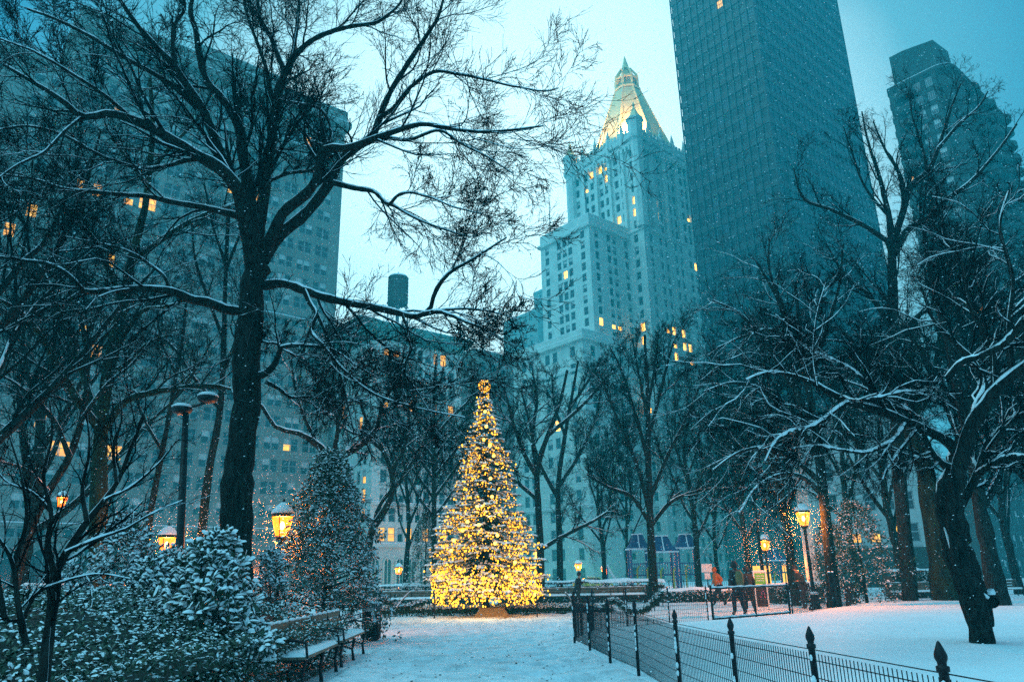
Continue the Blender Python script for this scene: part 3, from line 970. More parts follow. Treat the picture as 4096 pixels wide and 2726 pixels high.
# --- green cornice building with the water tank ---------------------------------
p, z = at_top(1510, 1278, 128)
cb = Building('cornice_building', 'stone office building under a green copper cornice with water tank above', p, 'stone2')
sr, _ = on_line(1845, 1352, p, DR)
WR_ = sr; WL_ = 34
fl = 12
xs = bays(WR_, (3, 3, 3, 3), 1.35, .5, 1.6)
hz = z - 3.5; f1 = 4
rows = [(0, 7.0), (7.0, hz)]
def arch_row(b, p, u, n, W, z0, h, nb, mat_open):
    """tall round headed openings along a street front"""
    bw = W / nb
    for i in range(nb):
        c = p * np.array([1, 1, 0]) + u * (bw * (i + .5))
        r = bw * .30
        pts = [(-r, 0), (-r, h * .62)] + [(-r * math.cos(t), h * .62 + r * math.sin(t)) for t in np.linspace(0, math.pi, 9)[1:-1]] + [(r, h * .62), (r, 0)]
        mo = MB()
        vs = [c + u * x + n * .06 + UP * (z0 + y) for x, y in pts] + [c + u * x + n * -.2 + UP * (z0 + y) for x, y in pts]
        k = len(pts)
        mo.add(vs, [tuple(range(k)), tuple(range(2 * k - 1, k - 1, -1))] + [(i2, (i2 + 1) % k, k + (i2 + 1) % k, k + i2) for i2 in range(k)])
        mo.build('arched_window', M[mat_open[i % len(mat_open)]], b.root)
        # moulded surround
        sp = [c + u * (x * 1.12) + n * .1 + UP * (z0 + (y if y <= h * .62 else h * .62 + (y - h * .62) * 1.12)) for x, y in pts]
        b.w.tube(sp, .22, 4)
        b.w.tube([c + n * .12 + UP * z0, c + n * .12 + UP * (z0 + h * .62 + r)], .09, 4)


cb.face(p, DR, WR_, 7.4, hz, 11, xs, 2.3, n=nR, litp=.0, lit=(), blind=.25)
cb.face(p, DL, WL_, 7.4, hz, 11, bays(WL_, (2, 2, 2, 2), 1.3, .7, 2), 2.3, n=nL, litp=.03)
cb.block(p, DL, WL_, DR, WR_, 0, hz)
arch_row(cb, p, DR, nR, WR_, .3, 6.6, 8, ['glass', 'glass', 'glass'])
cb.w.box(p * np.array([1, 1, 0]) + DR * WR_ / 2 + nR * -.2 + UP * 3.5, (WR_, .5, 7), (DR, nR, UP))
for zz, hh in ((7.1, .5), (7.4 + (hz - 7.4) * 2 / 11, .4), (7.4 + (hz - 7.4) * 5 / 11, .4), (7.4 + (hz - 7.4) * 9 / 11, .5)):
    cb.w.box(p * np.array([1, 1, 0]) + DR * WR_ / 2 + nR * .3 + UP * zz, (WR_ + .6, .8, hh), (DR, nR, UP))
    cb.sn.box(p * np.array([1, 1, 0]) + DR * WR_ / 2 + nR * .3 + UP * (zz + hh / 2 + .1), (WR_ + .4, .7, .17), (DR, nR, UP))
for i in range(11):                     # small pediments over some rows
    for j in (0, 3, 6, 9):
        if i in (6, 4):
            c = p * np.array([1, 1, 0]) + DR * ((xs[j][0] + xs[j + 2][1]) / 2) + nR * .25 + UP * (7.4 + (hz - 7.4) * (i + .93) / 11)
            cb.w.box(c, (5.0, .6, .3), (DR, nR, UP)); cb.sn.box(c + UP * .22, (4.8, .5, .1), (DR, nR, UP))
co = MB()
q0 = p * np.array([1, 1, 0])
for (zz, hh, out) in ((hz, 1.2, .25), (hz + 1.2, .5, 1.1), (hz + 1.7, .6, 1.5), (hz + 2.3, .5, 1.7)):
    a = q0 - DR * out - DL * out
    A, B = WR_ + 2 * out, WL_ + 2 * out
    qs = [a, a + DR * A, a + DR * A + DL * B, a + DL * B]
    co.prism([(v[0], v[1]) for v in qs], zz, zz + hh)
nb = 30
for i in range(nb): co.box(q0 + DR * (WR_ * (i + .5) / nb) + nR * .65 + UP * (hz + .85), (.4, .9, .6), (DR, nR, UP))
co.build('cornice', M['copper'], cb.root)
a = q0 - DR * 1.5 - DL * 1.5
qs = [a, a + DR * (WR_ + 3), a + DR * (WR_ + 3) + DL * (WL_ + 3), a + DL * (WL_ + 3)]
cb.sn.prism([(v[0], v[1]) for v in qs], hz + 2.803, hz + 2.95)
cb.lit_px = [(1557, 1368), (1581, 1362), (1590, 1374), (1753, 1414), (1778, 1418), (1594, 1624), (1545, 1620), (1654, 1632), (1743, 1639), (1795, 1644), (1545, 2111), (1527, 2111), (1563, 2105), (1632, 2116), (1693, 2116), (1442, 2024), (1470, 2020)]
cb.finish()

tk_p = atD(1590, 1240, 140); tz0 = hz + 2.8
tt = atD(1590, 1112, 140)[2]; tb = atD(1590, 1218, 140)[2]
rt = 44 / 3128 * 140 * 1.02
tk = thing('water_tank', 'round wooden rooftop water tank on steel legs', 'water tank', (tk_p[0], tk_p[1], tz0))
MB().lathe([(rt * .96, tb), (rt, tb + .5), (rt, tt - .2), (rt * .98, tt)], (tk_p[0], tk_p[1], 0), 24).build('tank', M['tankwood'], tk, smooth=False)
hb = MB()
for i in range(7): hb.lathe([(rt + .04, tb + .5 + i * (tt - tb - .8) / 7), (rt + .04, tb + .62 + i * (tt - tb - .8) / 7)], (tk_p[0], tk_p[1], 0), 24)
hb.build('hoop', M['steel'], tk)
MB().lathe([(rt * 1.03, tt), (rt * .9, tt + .35), (rt * .45, tt + .75), (.06, tt + .95), (.05, tt + 1.5)], (tk_p[0], tk_p[1], 0), 20).build('roof', M['snow'], tk)
lg = MB()
for a in range(8):
    t = 2 * math.pi * a / 8 + .2
    x, y = math.cos(t) * rt * .85, math.sin(t) * rt * .85
    if a % 2 == 0:
        MB().tube([(tk_p[0] + x * 1.45, tk_p[1] + y * 1.45, tz0 - .5), (tk_p[0] + x * .98, tk_p[1] + y * .98, tb)], .14, 5).build('leg', M['steel'], tk)
        t2 = t + math.pi / 2
        x2, y2 = math.cos(t2) * rt * .85, math.sin(t2) * rt * .85
        lg.tube([(tk_p[0] + x * 1.42, tk_p[1] + y * 1.42, tz0), (tk_p[0] + x2 * 1.0, tk_p[1] + y2 * 1.0, tb)], .05, 4)
        lg.tube([(tk_p[0] + x2 * 1.42, tk_p[1] + y2 * 1.42, tz0), (tk_p[0] + x * 1.0, tk_p[1] + y * 1.0, tb)], .05, 4)
        lg.tube([(tk_p[0] + x * 1.2, tk_p[1] + y * 1.2, (tz0 + tb) / 2), (tk_p[0] + x2 * 1.2, tk_p[1] + y2 * 1.2, (tz0 + tb) / 2)], .06, 4)
lg.tube([(tk_p[0], tk_p[1], tz0 - .5), (tk_p[0], tk_p[1], tb)], .35, 8)
for a in range(-3, 4): lg.tube([(tk_p[0] + a * rt * .3, tk_p[1] - rt * .9, tb - .15), (tk_p[0] + a * rt * .3, tk_p[1] + rt * .9, tb - .15)], .12, 4)
lg.build('brace', M['steel'], tk)

b, *_ = plain('office_block', 'dark middle block between the tall corner building and the cornice building', (1440, 1262), 150, (1250, 1400), 12, 'stone_dark', 4.0, 1.4, 1.6, 2.2, .02, right_px=(1520, 1300)); b.finish()
b, *_ = plain('office_block', 'low dim block in the gap beside the cornice building', (1893, 1395), 165, (1800, 1420), 12, 'stone_dark', 4.0, 1.4, 1.6, 2.2, .0); b.finish()

# --- the tall building behind the trees on the left ----------------------------
p, z = at_top(1385, 452, 140)          # its far right corner
sl_, _ = on_line(330, 60, p, DR)
W1 = min(abs(sl_), 118)
near = p * np.array([1, 1, 0]) - DR * W1
tb_ = Building('stepped_tower', 'huge stepped stone office building behind the trees on the left', near, 'stone_dark')
fl = step_rows(z - 4, 3.9)
xs = bays(W1, (1,) + (2,) * 12 + (1,), 1.5, .8, 2.2)
near_f = near
tb_.face(near_f, DR, W1, 0, z - 4, fl, xs, 2.3, n=nR, litp=.0, lit=())
tb_.block(near_f, DR, W1, DL, 60, 0, z - 4)
tb_.face(near_f + DR * (W1 - .0), DL, 60, 0, z - 4, fl, bays(60, (2,) * 6, 1.5, .8, 2), 2.3, n=DR, litp=.02)
tb_.cornice(near_f, DR, W1, DL, 60, z - 4, 1.2, 1.0)
tb_.cornice(near_f, DR, W1, DL, 60, z - 2.8, 2.8, .3)
for zz in (10, z * .5, z - 12):
    tb_.w.box(near_f + DR * W1 / 2 + nR * .3 + UP * zz, (W1 + .6, .7, .5), (DR, nR, UP)); tb_.sn.box(near_f + DR * W1 / 2 + nR * .3 + UP * (zz + .33), (W1 + .4, .6, .15), (DR, nR, UP))
pz = atD(1000, 250, 128)
q = near_f + DR * (W1 * .42) + DL * 5
tb_.block(q, DR, W1 * .35, DL, 30, z - 2, z + 5); tb_.cornice(q, DR, W1 * .35, DL, 30, z + 5, .8, .3)
for k, (x0, x1, zf) in enumerate(((14, 0, .86), (26, 14, .74), (40, 26, .60))):   # set-backs stepping down
    q = near_f - DR * x0 + DL * (1.5 * k)
    w = x0 - x1; zt = z * zf
    fk = step_rows(zt, 3.9)
    tb_.face(q, DR, w, 0, zt, fk, bays(w, (2,) * max(2, int(w // 6)), 1.5, .8, 1.0), 2.3, n=nR, litp=.03, lit=[(4, 1), (4, 2), (7, 2)])
    tb_.block(q, DR, w + .8, DL, 50, 0, zt); tb_.cornice(q, DR, w, DL, 50, zt, 1.0, .5)
arch_row(tb_, near_f - DR * 40, DR, nR, W1 + 40, .3, 8, 18, ['glass'])
tb_.lit_px = [(472, 418), (574, 458), (526, 440), (1228, 577), (1249, 556), (348, 740), (386, 759), (504, 810), (574, 829), (616, 823), (896, 772), (912, 776), (1094, 836), (1110, 840), (1027, 817), (1183, 893), (357, 1299), (351, 1417), (396, 1420), (415, 1060), (207, 1739), (281, 1749), (421, 1761), (456, 1774), (1040, 1414), (153, 1688), (1140, 1800)]
tb_.finish()

# --- dark glass slab ------------------------------------------------------------
M['curtain'] = mat('dark_curtain_wall', (.005, .009, .014), .5, (.009, .015, .022), .6, spec=.5)
M['curtain_glass'] = mat('curtain_glass', (.006, .013, .022), .4, spec=.3)
p, z = at_top(3010, 0, 165); z = 192.0
sl_, _ = on_line(2679, 0, p, DL); sr_, _ = on_line(3347, 0, p, DR)
SL, SR = abs(sl_), abs(sr_)
gs = Building('glass_skyscraper', 'sheer dark glass office slab rising out of the top of the picture', p, 'curtain', cat='skyscraper')
fl = 46; fh = z / fl
nb = 20; bw = SR / nb
q0 = p * np.array([1, 1, 0])
gs.block(p, DL, SL, DR, SR, 0, z, inset=.3)
fin = MB()
for i in range(nb + 1): fin.box(q0 + DR * (bw * i) + nR * -.1 + UP * z / 2, (.3, .3, z), (DR, nR, UP))
for f in range(fl + 1): gs.w.box(q0 + DR * SR / 2 + nR * -.16 + UP * (f * fh), (SR, .3, fh * .42), (DR, nR, UP))
nl = 12; bl = SL / nl
for i in range(nl + 1): fin.box(q0 + DL * (bl * i) + nL * .05 + UP * z / 2, (.22, .34, z), (DL, nL, UP))
for f in range(fl + 1): gs.w.box(q0 + DL * SL / 2 + nL * -.16 + UP * (f * fh), (SL, .3, fh * .42), (DL, nL, UP))
fin.build('mullion', M['curtain'], gs.root)
gw = []
ngl = {}
def pane_me(w, h, bars, m_):
    k = (round(w, 2), m_)
    if k not in ngl:
        mb = MB(); mb.mat = 1; mb.box((0, 0, 0), (w - .02, .04, h)); mb.mat = 0
        for t in range(1, bars): mb.box((-w / 2 + w * t / bars, -.04, 0), (.09, .09, h))
        mb.box((0, -.04, 0), (w - .03, .07, .07))
        me = mb.mesh('window'); me.materials.append(M['curtain']); me.materials.append(M[m_]); ngl[k] = (me, mb)
    return ngl[k]


M['curtain_glass_pale'] = mat('curtain_glass_bright_face', (.05, .09, .125), .3, spec=.25)  # paler panes, mostly right face: that face's brightness put into the glass colour
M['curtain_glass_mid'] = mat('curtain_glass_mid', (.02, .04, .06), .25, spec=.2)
rng_ = np.random.default_rng(3)
for f in range(fl):
    zc = (f + .5) * fh
    for (u, n, nb_, bw_) in ((DR, nR, nb, bw), (DL, nL, nl, bl)):
        for i in range(nb_):
            c = q0 + u * (bw_ * (i + .5)) + n * -.2 + UP * zc
            ang = math.atan2(u[1], u[0]) + (math.pi if np.cross(u, n)[2] > 0 else 0)
            r = rng_.random()
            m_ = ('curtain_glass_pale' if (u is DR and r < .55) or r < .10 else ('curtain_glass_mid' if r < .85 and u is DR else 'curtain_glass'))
            if u is DL and f == 34 and i == 4: m_ = 'lit'
            gw.append((c, ang, bw_ - .4, m_))
gw = [w for w in gw]
def gkey(w):
    x, y = project(w[0]); return (0 if (0 < x < SW and 0 < y < 1500) else 1, 0 if w[3] == 'lit' else 1, np.linalg.norm(w[0] - CP))
gw.sort(key=gkey)
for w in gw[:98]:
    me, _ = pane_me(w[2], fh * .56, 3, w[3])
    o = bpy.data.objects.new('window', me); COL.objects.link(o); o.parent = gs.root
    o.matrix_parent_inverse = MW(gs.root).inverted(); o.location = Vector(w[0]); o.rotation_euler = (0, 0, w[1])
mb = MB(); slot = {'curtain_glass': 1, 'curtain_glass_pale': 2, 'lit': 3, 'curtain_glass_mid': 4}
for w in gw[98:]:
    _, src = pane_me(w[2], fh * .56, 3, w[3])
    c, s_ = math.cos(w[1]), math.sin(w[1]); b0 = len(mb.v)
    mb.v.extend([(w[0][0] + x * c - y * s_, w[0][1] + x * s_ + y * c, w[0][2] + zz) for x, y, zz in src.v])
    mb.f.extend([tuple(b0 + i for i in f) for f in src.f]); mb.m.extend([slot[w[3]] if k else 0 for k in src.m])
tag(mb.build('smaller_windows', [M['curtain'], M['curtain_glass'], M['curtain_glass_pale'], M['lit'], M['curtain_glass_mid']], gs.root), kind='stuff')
gs.w.build('wall', M['curtain'], gs.root)

# --- apartment tower with rounded balconies --------------------------------------
p, z = at_top(3800, 252, 150)
sl_, _ = on_line(3547, 365, p, DL); AL = abs(sl_); AR = 30
M['apt'] = mat('grey_brown_brick', (.04, .05, .045), .9, (.028, .036, .034), .5)
ap = Building('apartment_tower', 'dark apartment tower with rounded balconies and boxy roof plant', p, 'apt', cat='tower')
q0 = p * np.array([1, 1, 0])
def rounded(c0, ua, A, ub, B, r, n=6):
    """plan outline with a rounded near corner"""
    pts = []
    for i in range(n + 1):
        t = i / n * math.pi / 2
        pts.append(c0 + ua * (r - r * math.sin(t)) + ub * (r - r * math.cos(t)))
    pts = pts[::-1]
    pts = [c0 + ub * B] + pts[::-1] if False else pts
    return pts
rr = 3.2
arc = [q0 + DL * (rr - rr * math.cos(t)) + DR * (rr - rr * math.sin(t)) for t in np.linspace(0, math.pi / 2, 7)]
plan = [q0 + DR * AR] + [q0 + DR * (rr - rr * math.sin(t)) + DL * (rr - rr * math.cos(t)) for t in np.linspace(math.pi / 2, 0, 7)][::-1] + [q0 + DL * AL, q0 + DL * AL + DR * AR]
plan = [q0 + DR * AR] + [q0 + DL * (rr * (1 - math.sin(t))) + DR * (rr * (1 - math.cos(t))) for t in np.linspace(math.pi / 2, 0, 1)] + []
arc = [q0 + DR * rr * (1 - math.sin(t)) + DL * rr * (1 - math.cos(t)) for t in np.linspace(0, math.pi / 2, 8)]   # from the right face round to the left face
plan = [q0 + DL * AL + DR * AR, q0 + DR * AR] + arc + [q0 + DL * AL]
def scaled(pl, k):
    c = q0 + DL * AL / 2 + DR * AR / 2
    return [(c[0] + (v[0] - c[0]) * k, c[1] + (v[1] - c[1]) * k) for v in pl]
ap.w.prism(scaled(plan, .985), 0, z)
fl = int(z / 3.1); fh = z / fl
for f in range(fl + 1):
    ap.w.prism(scaled(plan, 1.0), f * fh - .9, f * fh + .35)
ap.w.prism(scaled(plan, 1.0), z - .8, z + 1.0)
ap.sn.prism(scaled(plan, .995), z + 1.003, z + 1.15)
nbx = 4; bw = (AL - rr) / nbx
for i in range(nbx + 1): ap.w.box(q0 + DL * (rr + bw * i - (.8 if i == nbx else 0)) + nL * .02 + UP * z / 2, (.8, .35, z), (DL, nL, UP))
bal = MB(); balm = []
for f in range(3, fl):
    zc = f * fh
    for i in range(nbx):
        ap.win.append((q0 + DL * (rr + bw * (i + .5)) + nL * -.06 + UP * (zc + .35 + (fh - 1.25) / 2), math.atan2(DL[1], DL[0]) + (math.pi if np.cross(DL, nL)[2] > 0 else 0), bw - 1.0, fh - 1.3, 'lit' if (f, i) in ((fl - 7, 3), (fl - 16, 0), (fl - 20, 1)) else ('blind' if rng_.random() < .4 else 'glass'), 3, False))
    for i in (1,):
        c = q0 + DL * (rr + bw * (i + 1.5)) + UP * zc
        balm.append((c, nL, 2.2))
    for t_ in (.18, .5, .82):
        c = q0 + DR * (rr + (AR - rr) * t_) + UP * zc
        balm.append((c, nR, 2.4))
balm = sorted([b_ for b_ in balm if b_[0][2] > z * .25], key=lambda b_: -b_[0][2])[:100]
bme = MB()
hc = [(2.0 * math.cos(t), -1.9 * math.sin(t)) for t in np.linspace(0, math.pi, 9)]
bme.prism(hc, -.1, .12)
for i in range(8):
    a, c = hc[i], hc[i + 1]
    bme.add([(a[0], a[1], .12), (c[0], c[1], .12), (c[0], c[1], 1.0), (a[0], a[1], 1.0), (a[0] * .93, a[1] * .93, .12), (c[0] * .93, c[1] * .93, .12), (c[0] * .93, c[1] * .93, 1.0), (a[0] * .93, a[1] * .93, 1.0)], [(0, 1, 2, 3), (7, 6, 5, 4), (3, 2, 6, 7), (0, 3, 7, 4), (1, 5, 6, 2)])
bm_ = bme.mesh('balcony'); bm_.materials.append(M['apt'])
for c, n, r in balm:
    o = bpy.data.objects.new('balcony', bm_); COL.objects.link(o); o.parent = ap.root; o.matrix_parent_inverse = MW(ap.root).inverted()
    o.location = Vector(c); o.rotation_euler = (0, 0, math.atan2(n[1], n[0]) + math.pi / 2)
# roof plant: a taller faceted box on the left part
zt = atD(3625, 195, 150 + AL * .5)[2]
b0 = q0 + DL * (AL * .25) + DR * 4
hexp = [b0 + DL * (AL * .72), b0 + DL * (AL * .72) + DR * 10, b0 + DL * 2 + DR * 14, b0 + DR * 8, b0 + DL * .5 + DR * 1.5, b0 + DL * 6]
pm = MB().prism([(v[0], v[1]) for v in hexp][::-1], z + 1.0, max(zt, z + 10)); pm.build('roof_plant', M['apt'], ap.root)
rl = MB()
for i in range(len(arc)): rl.tube([tuple(arc[i] + UP * (z + 1)), tuple(arc[i] + UP * (z + 2.1))], .05, 4)
rl.tube([tuple(v + UP * (z + 2.1)) for v in arc] + [tuple(q0 + DL * AL + UP * (z + 2.1))], .05, 4)
rl.build('railing', M['steel'], ap.root)
ap.finish()

b, *_ = plain('office_block', 'dark block closing the view behind the benches at the right edge', (3880, 1850), 130, (3800, 1850), 90, 'apt', 3.6, 1.4, 1.6, 1.9, .01); b.finish()

# --- pale low building at the park edge on the right -------------------------------
M['painted'] = mat('pale_render', (.42, .44, .42), .9, (.34, .36, .35), .6)
p = atD(3275, 2300, 78)
pr_ = atD(3790, 2300, 80)
u = norm((pr_ - p) * np.array([1, 1, 0])); n = np.array([u[1], -u[0], 0])
Wp = np.linalg.norm((pr_ - p)[:2]); zt = 15.0
lp = Building('pale_building', 'low pale building with three yellow lit windows behind the right hand trees', p, 'painted')
zl = atD(3500, 2190, 78)[2]
lp.face(p, u, Wp, zl, zt, 4, bays(Wp, (1,) * 5, 1.0, .8, 1.6), 1.7, n=n, litp=0, lit=[(0, 1), (0, 2), (0, 3)], blind=.1)
back = -n
lp.block(p, u, Wp, back, 14, 0, zt, inset=.36)
lp.cornice(p, u, Wp, back, 14, zt, .6, .3)
sb = MB(); sb.box(p * np.array([1, 1, 0]) + u * Wp / 2 + n * -.1 + UP * (zl / 2), (Wp, .6, zl - .02), (u, n, UP)); sb.build('storefront', M['apt'], lp.root)
for t in (.06, .12, .30):
    c = p * np.array([1, 1, 0]) + u * (Wp * t - 6) + n * .22 + UP * 1.2
    MB().box(c, (.9, .08, 1.9), (u, n, UP)).build('shop_window', M['lit'], lp.root)
lp.finish()

# ------------------------------------------------------------------ lanterns and lamp posts
M['lamp_glass'] = bpy.data.materials.new('lamp_glass'); M['lamp_glass'].use_nodes = True
def glow_mat(m, col, es, tr):
    nt = m.node_tree; nt.nodes.clear()
    o = nt.nodes.new('ShaderNodeOutputMaterial'); e = nt.nodes.new('ShaderNodeEmission'); t = nt.nodes.new('ShaderNodeBsdfTransparent'); x = nt.nodes.new('ShaderNodeMixShader')
    e.inputs[0].default_value = (*col, 1); e.inputs[1].default_value = es; x.inputs[0].default_value = 1 - tr
    nt.links.new(t.outputs[0], x.inputs[1]); nt.links.new(e.outputs[0], x.inputs[2]); nt.links.new(x.outputs[0], o.inputs[0])
    m.cycles.emission_sampling = 'NONE'
glow_mat(M['lamp_glass'], (1, .13, .004), 5.0, .42)
M['lamp_core'] = mat('lamp_core', (1, .8, .4), .5, emit=(1, .6, .2), es=12)
M['lamp_far'] = mat('lamp_far', (1, .8, .4), .5, emit=(1, .36, .04), es=7)


LAMPS = []


def lantern_post(loc, H, label, power, r=1.0, group='lit lanterns along the park paths', base=True):
    """H = height of the lantern's middle"""
    F_ = r
    t = thing('street_lantern', label, 'street lamp', loc, group=group)
    x, y, z0 = loc
    c = (x, y, 0); LAMPS.append((x, y, H))
    p = MB()
    p.lathe([(.24, z0 - .1), (.24, z0 + .12), (.20, z0 + .18), (.17, z0 + .55), (.19, z0 + .60), (.13, z0 + .72), (.085, z0 + .80), (.095, z0 + .86), (.07, z0 + .9), (.055, H - .75), (.09, H - .72), (.06, H - .66), (.06, H - .5), (.13, H - .44), (.15, H - .36)], c, 12)
    p.build('pole', M['iron'], t, True)
    a = [i * math.pi / 4 for i in range(8)]
    g = MB(); g.lathe([(.15, H - .34), (.27, H + .12), (.22, H + .20)], c, 8)
    g.build('lamp_glass', M['lamp_glass'], t)
    k = MB(); k.ball((x, y, H - .10), .065, 8, 6, (1, 1, 1.7)); k.build('bulb', M['lamp_core'], t)
    f = MB()
    for q in a[::2]:
        f.tube([(x + .155 * math.cos(q), y + .155 * math.sin(q), H - .36), (x + .28 * math.cos(q), y + .28 * math.sin(q), H + .13)], .013, 4)
    f.lathe([(.285, H + .12), (.285, H + .15)], c, 8)
    f.build('lantern_frame', M['iron'], t)
    rf = MB(); rf.lathe([(.27, H + .15), (.29, H + .19), (.20, H + .30), (.10, H + .38), (.05, H + .42)], c, 12); rf.lathe([(.03, H + .42), (.05, H + .48), (.015, H + .58)], c, 8)
    rf.build('lantern_roof', M['iron'], t, True)
    s = MB(); s.lathe([(.30, H + .2), (.29, H + .25), (.21, H + .36), (.11, H + .45), (.04, H + .49)], c, 12); s.build('snow', M['snow'], t, True)
    s = MB(); s.lathe([(.20, z0 + .61), (.18, z0 + .66), (.09, z0 + .76)], c, 10); s.build('snow', M['snow'], t, True)
    l = bpy.data.lights.new('lantern_light', 'POINT'); l.energy = power * (3.8 if F_ == 1 else 34); l.color = (1, .22, .02); l.shadow_soft_size = .16
    lo = bpy.data.objects.new('lantern_light', l); COL.objects.link(lo); lo.location = (x, y, H - .06); lo.parent = t; lo.matrix_parent_inverse = MW(t).inverted()
    if F_ != 1:                                 # far heads enlarged, their bloom put into the shape
        for o in t.children:
            if o.type == 'MESH' and not o.name.startswith('pole'):
                for v in o.data.vertices:
                    if v.co.z > H - .5: v.co = Vector((x + (v.co.x - x) * F_, y + (v.co.y - y) * F_, H + (v.co.z - H) * F_))
    return t


def at_ground(px, Y, z=0.0):
    """foot of something seen in column px (near the ground) at depth Y"""
    py = 2313 - .021 * (px - 2048) + (CAM_Z - z) * 3128 / Y
    p = atY(px, py, Y); return np.array([p[0], Y, z])


def post_at(px, py, Y, label, power, **k):
    H = atY(px, py, Y)
    return lantern_post((H[0], Y, 0.05), H[2], label, power, **k)


post_at(3212, 2062, 30, 'tallest glowing lantern on black post beside the man in the dark coat', 760)
post_at(3058, 2172, 42, 'glowing lantern on slim post left of the tallest one, above the green board', 500)
post_at(3155, 2265, 88, 'small distant lantern glowing low between two taller lanterns', 350, r=1.5)
post_at(1130, 2085, 19.5, 'large lantern with snow cap glowing between main trunk and holly tree', 420)
post_at(668, 2165, 24, 'orange lantern glowing through the snowy leaves left of the main trunk', 420)
post_at(248, 1998, 40, 'yellow lantern glowing high among the dark twigs at far left', 250)
post_at(1595, 2276, 95, 'small orange lantern in front of the arched windows left of the lit tree', 400, r=1.6)
post_at(2313, 2262, 100, 'small orange lantern above the man behind the fence', 400, r=1.6)
post_at(2418, 2280, 104, 'small orange lantern right of the man, before the stone wall', 400, r=1.6)


def flood_post(loc, H, heads, label, lean=(0, 0)):
    t = thing('flood_lamp_post', label, 'lamp post', loc, group='unlit double headed lamp posts')
    x, y, z = loc
    MB().tube([(x, y, z - .1), (x, y, z + .5), (x + lean[0], y + lean[1], H)], [.12, .10, .065], 8).build('pole', M['iron'], t, True)
    ar = MB(); ar.tube([(x + lean[0] + heads[0][0], y, H + heads[0][1] - .1), (x + lean[0], y, H - .12), (x + lean[0] + heads[1][0], y, H + heads[1][1] - .1)], .03, 5); ar.build('arm', M['iron'], t)
    for hx, hz in heads:
        c = (x + lean[0] + hx, y, 0); zz = H + hz
        hd = MB(); hd.lathe([(.08, zz - .12), (.19, zz - .08), (.22, zz - .01), (.21, zz + .03)], c, 12); hd.build('lamp_head', M['iron'], t, True)
        s = MB(); s.lathe([(.222, zz + .032), (.22, zz + .06), (.15, zz + .11), (.04, zz + .125)], c, 12); s.build('snow', M['snow'], t, True)
    return t


h = atY(742, 1640, 16)
flood_post((at_ground(695, 16)[0], 16, .05), h[2] + .15, ((-.08, -.12), (.46, .12)), 'dark pole with two snow capped flat lamp heads left of main trunk', lean=(h[0] - at_ground(695, 16)[0], 0))
h = atY(3012, 1955, 40)
flood_post((h[0], 40, .05), h[2] + .1, ((-.55, -.05), (.4, .05)), 'slim unlit pole with two snowy lamp heads behind the green board')

# ------------------------------------------------------------------ fences
def wire_panel(a, b, h0, h1, gap, wires, r=.0032, r2=.003):
    mb = MB(); a = np.array(a, float); b = np.array(b, float)
    Ln = np.linalg.norm((b - a)[:2]); n = max(2, int(Ln / gap))
    P, Rr = [], []
    for i in range(n + 1):
        q = a + (b - a) * i / n
        P.append([q + UP * h0, q + UP * h1]); Rr.append([r, r])
    for w in wires:
        P.append([a + UP * w, b + UP * w]); Rr.append([r2, r2])
    return tubes_mesh('wire_mesh', [(np.array(P), np.array(Rr), 4)], False)


def post_mesh(h, r=.024, fin=True):
    mb = MB()
    if fin:
        mb.lathe([(r, -.15), (r, h - .14), (r * 1.35, h - .135), (r * 1.35, h - .11), (r * .9, h - .105), (r * .95, h - .09), (r * 1.3, h - .07), (r * 1.32, h - .05), (r * .9, h - .02), (r * .3, h + .015), (.002, h + .02)], (0, 0, 0), 10)
    else:
        mb.lathe([(r, -.15), (r, h - .03), (r * 1.1, h - .03), (r * .5, h + .005)], (0, 0, 0), 8)
    return mb


def fence(label, pts, h, gap, wires, fin=True, r=.024, snowy=True, wr=.0032):
    t = thing('wire_fence', label, 'fence', tuple(pts[0]))
    me = post_mesh(h, r, fin).mesh('post', True); me.materials.append(M['iron'])
    sn = MB(); 
    rs = np.random.default_rng(int(abs(pts[0][0]) * 100))
    for p in pts:
        o = bpy.data.objects.new('post', me); COL.objects.link(o); o.parent = t; o.matrix_parent_inverse = MW(t).inverted(); o.location = Vector(p)
        if snowy:
            for k in range(9):
                zz = rs.uniform(.15, h - .15)
                sn.ball((p[0] - r * .7, p[1] - r * .7, p[2] + zz), r * rs.uniform(.4, .8), 5, 4, (1, 1, 1.8))
    for a, b in zip(pts[:-1], pts[1:]):
        link('wire_mesh', wire_panel(a, b, .06, h - .17, gap, wires, wr, wr), M['iron'], t)
    if snowy: tag(sn.build('clinging_snow', M['snow'], t), kind='stuff')
    return t


fp = [np.array([p[0], p[1], .06]) for p in FP]
d_ = (fp[3] - fp[0]); seg = np.linalg.norm(d_) / 3
corner = fp[0]
line1 = [fp[0], fp[1], fp[2], fp[3]]
q = fp[3].copy()
nxt = [ (2700 + 0, 2765, 0)]
# the run goes on towards the camera: post tops seen at these pixels
for (px, py, yy) in ((2697, 2448, 9.85), (2920, 2484, 8.0), (3237, 2524, 6.1), (3757, 2592, 4.45)):
    w = atY(px, py, yy); w[2] = w[2] - 1.0; line1.append(w)
v = line1[-1] - line1[-2]; line1.append(line1[-1] + v / np.linalg.norm(v) * 1.6)
wires1 = [.08, .2, .32, .44, .56, .68, .80, .875]
fence('near black wire fence with pointed posts edging the path on the right', line1, 1.02, .052, wires1, r=.026, wr=.0038)
def gpt(px, py, z=.05):
    p = ground(px, py, z); return np.array([p[0], p[1], z])
l2 = [fp[0] + np.array([.06, .5, 0]), gpt(2375, 2532), gpt(2511, 2514), gpt(2680, 2501), gpt(2835, 2495)]
fence('wire fence running from the corner post to the snowy gate', l2, 1.08, .06, wires1, fin=True, r=.022, wr=.004)
gA, gB = gpt(2855, 2494), gpt(3163, 2466)
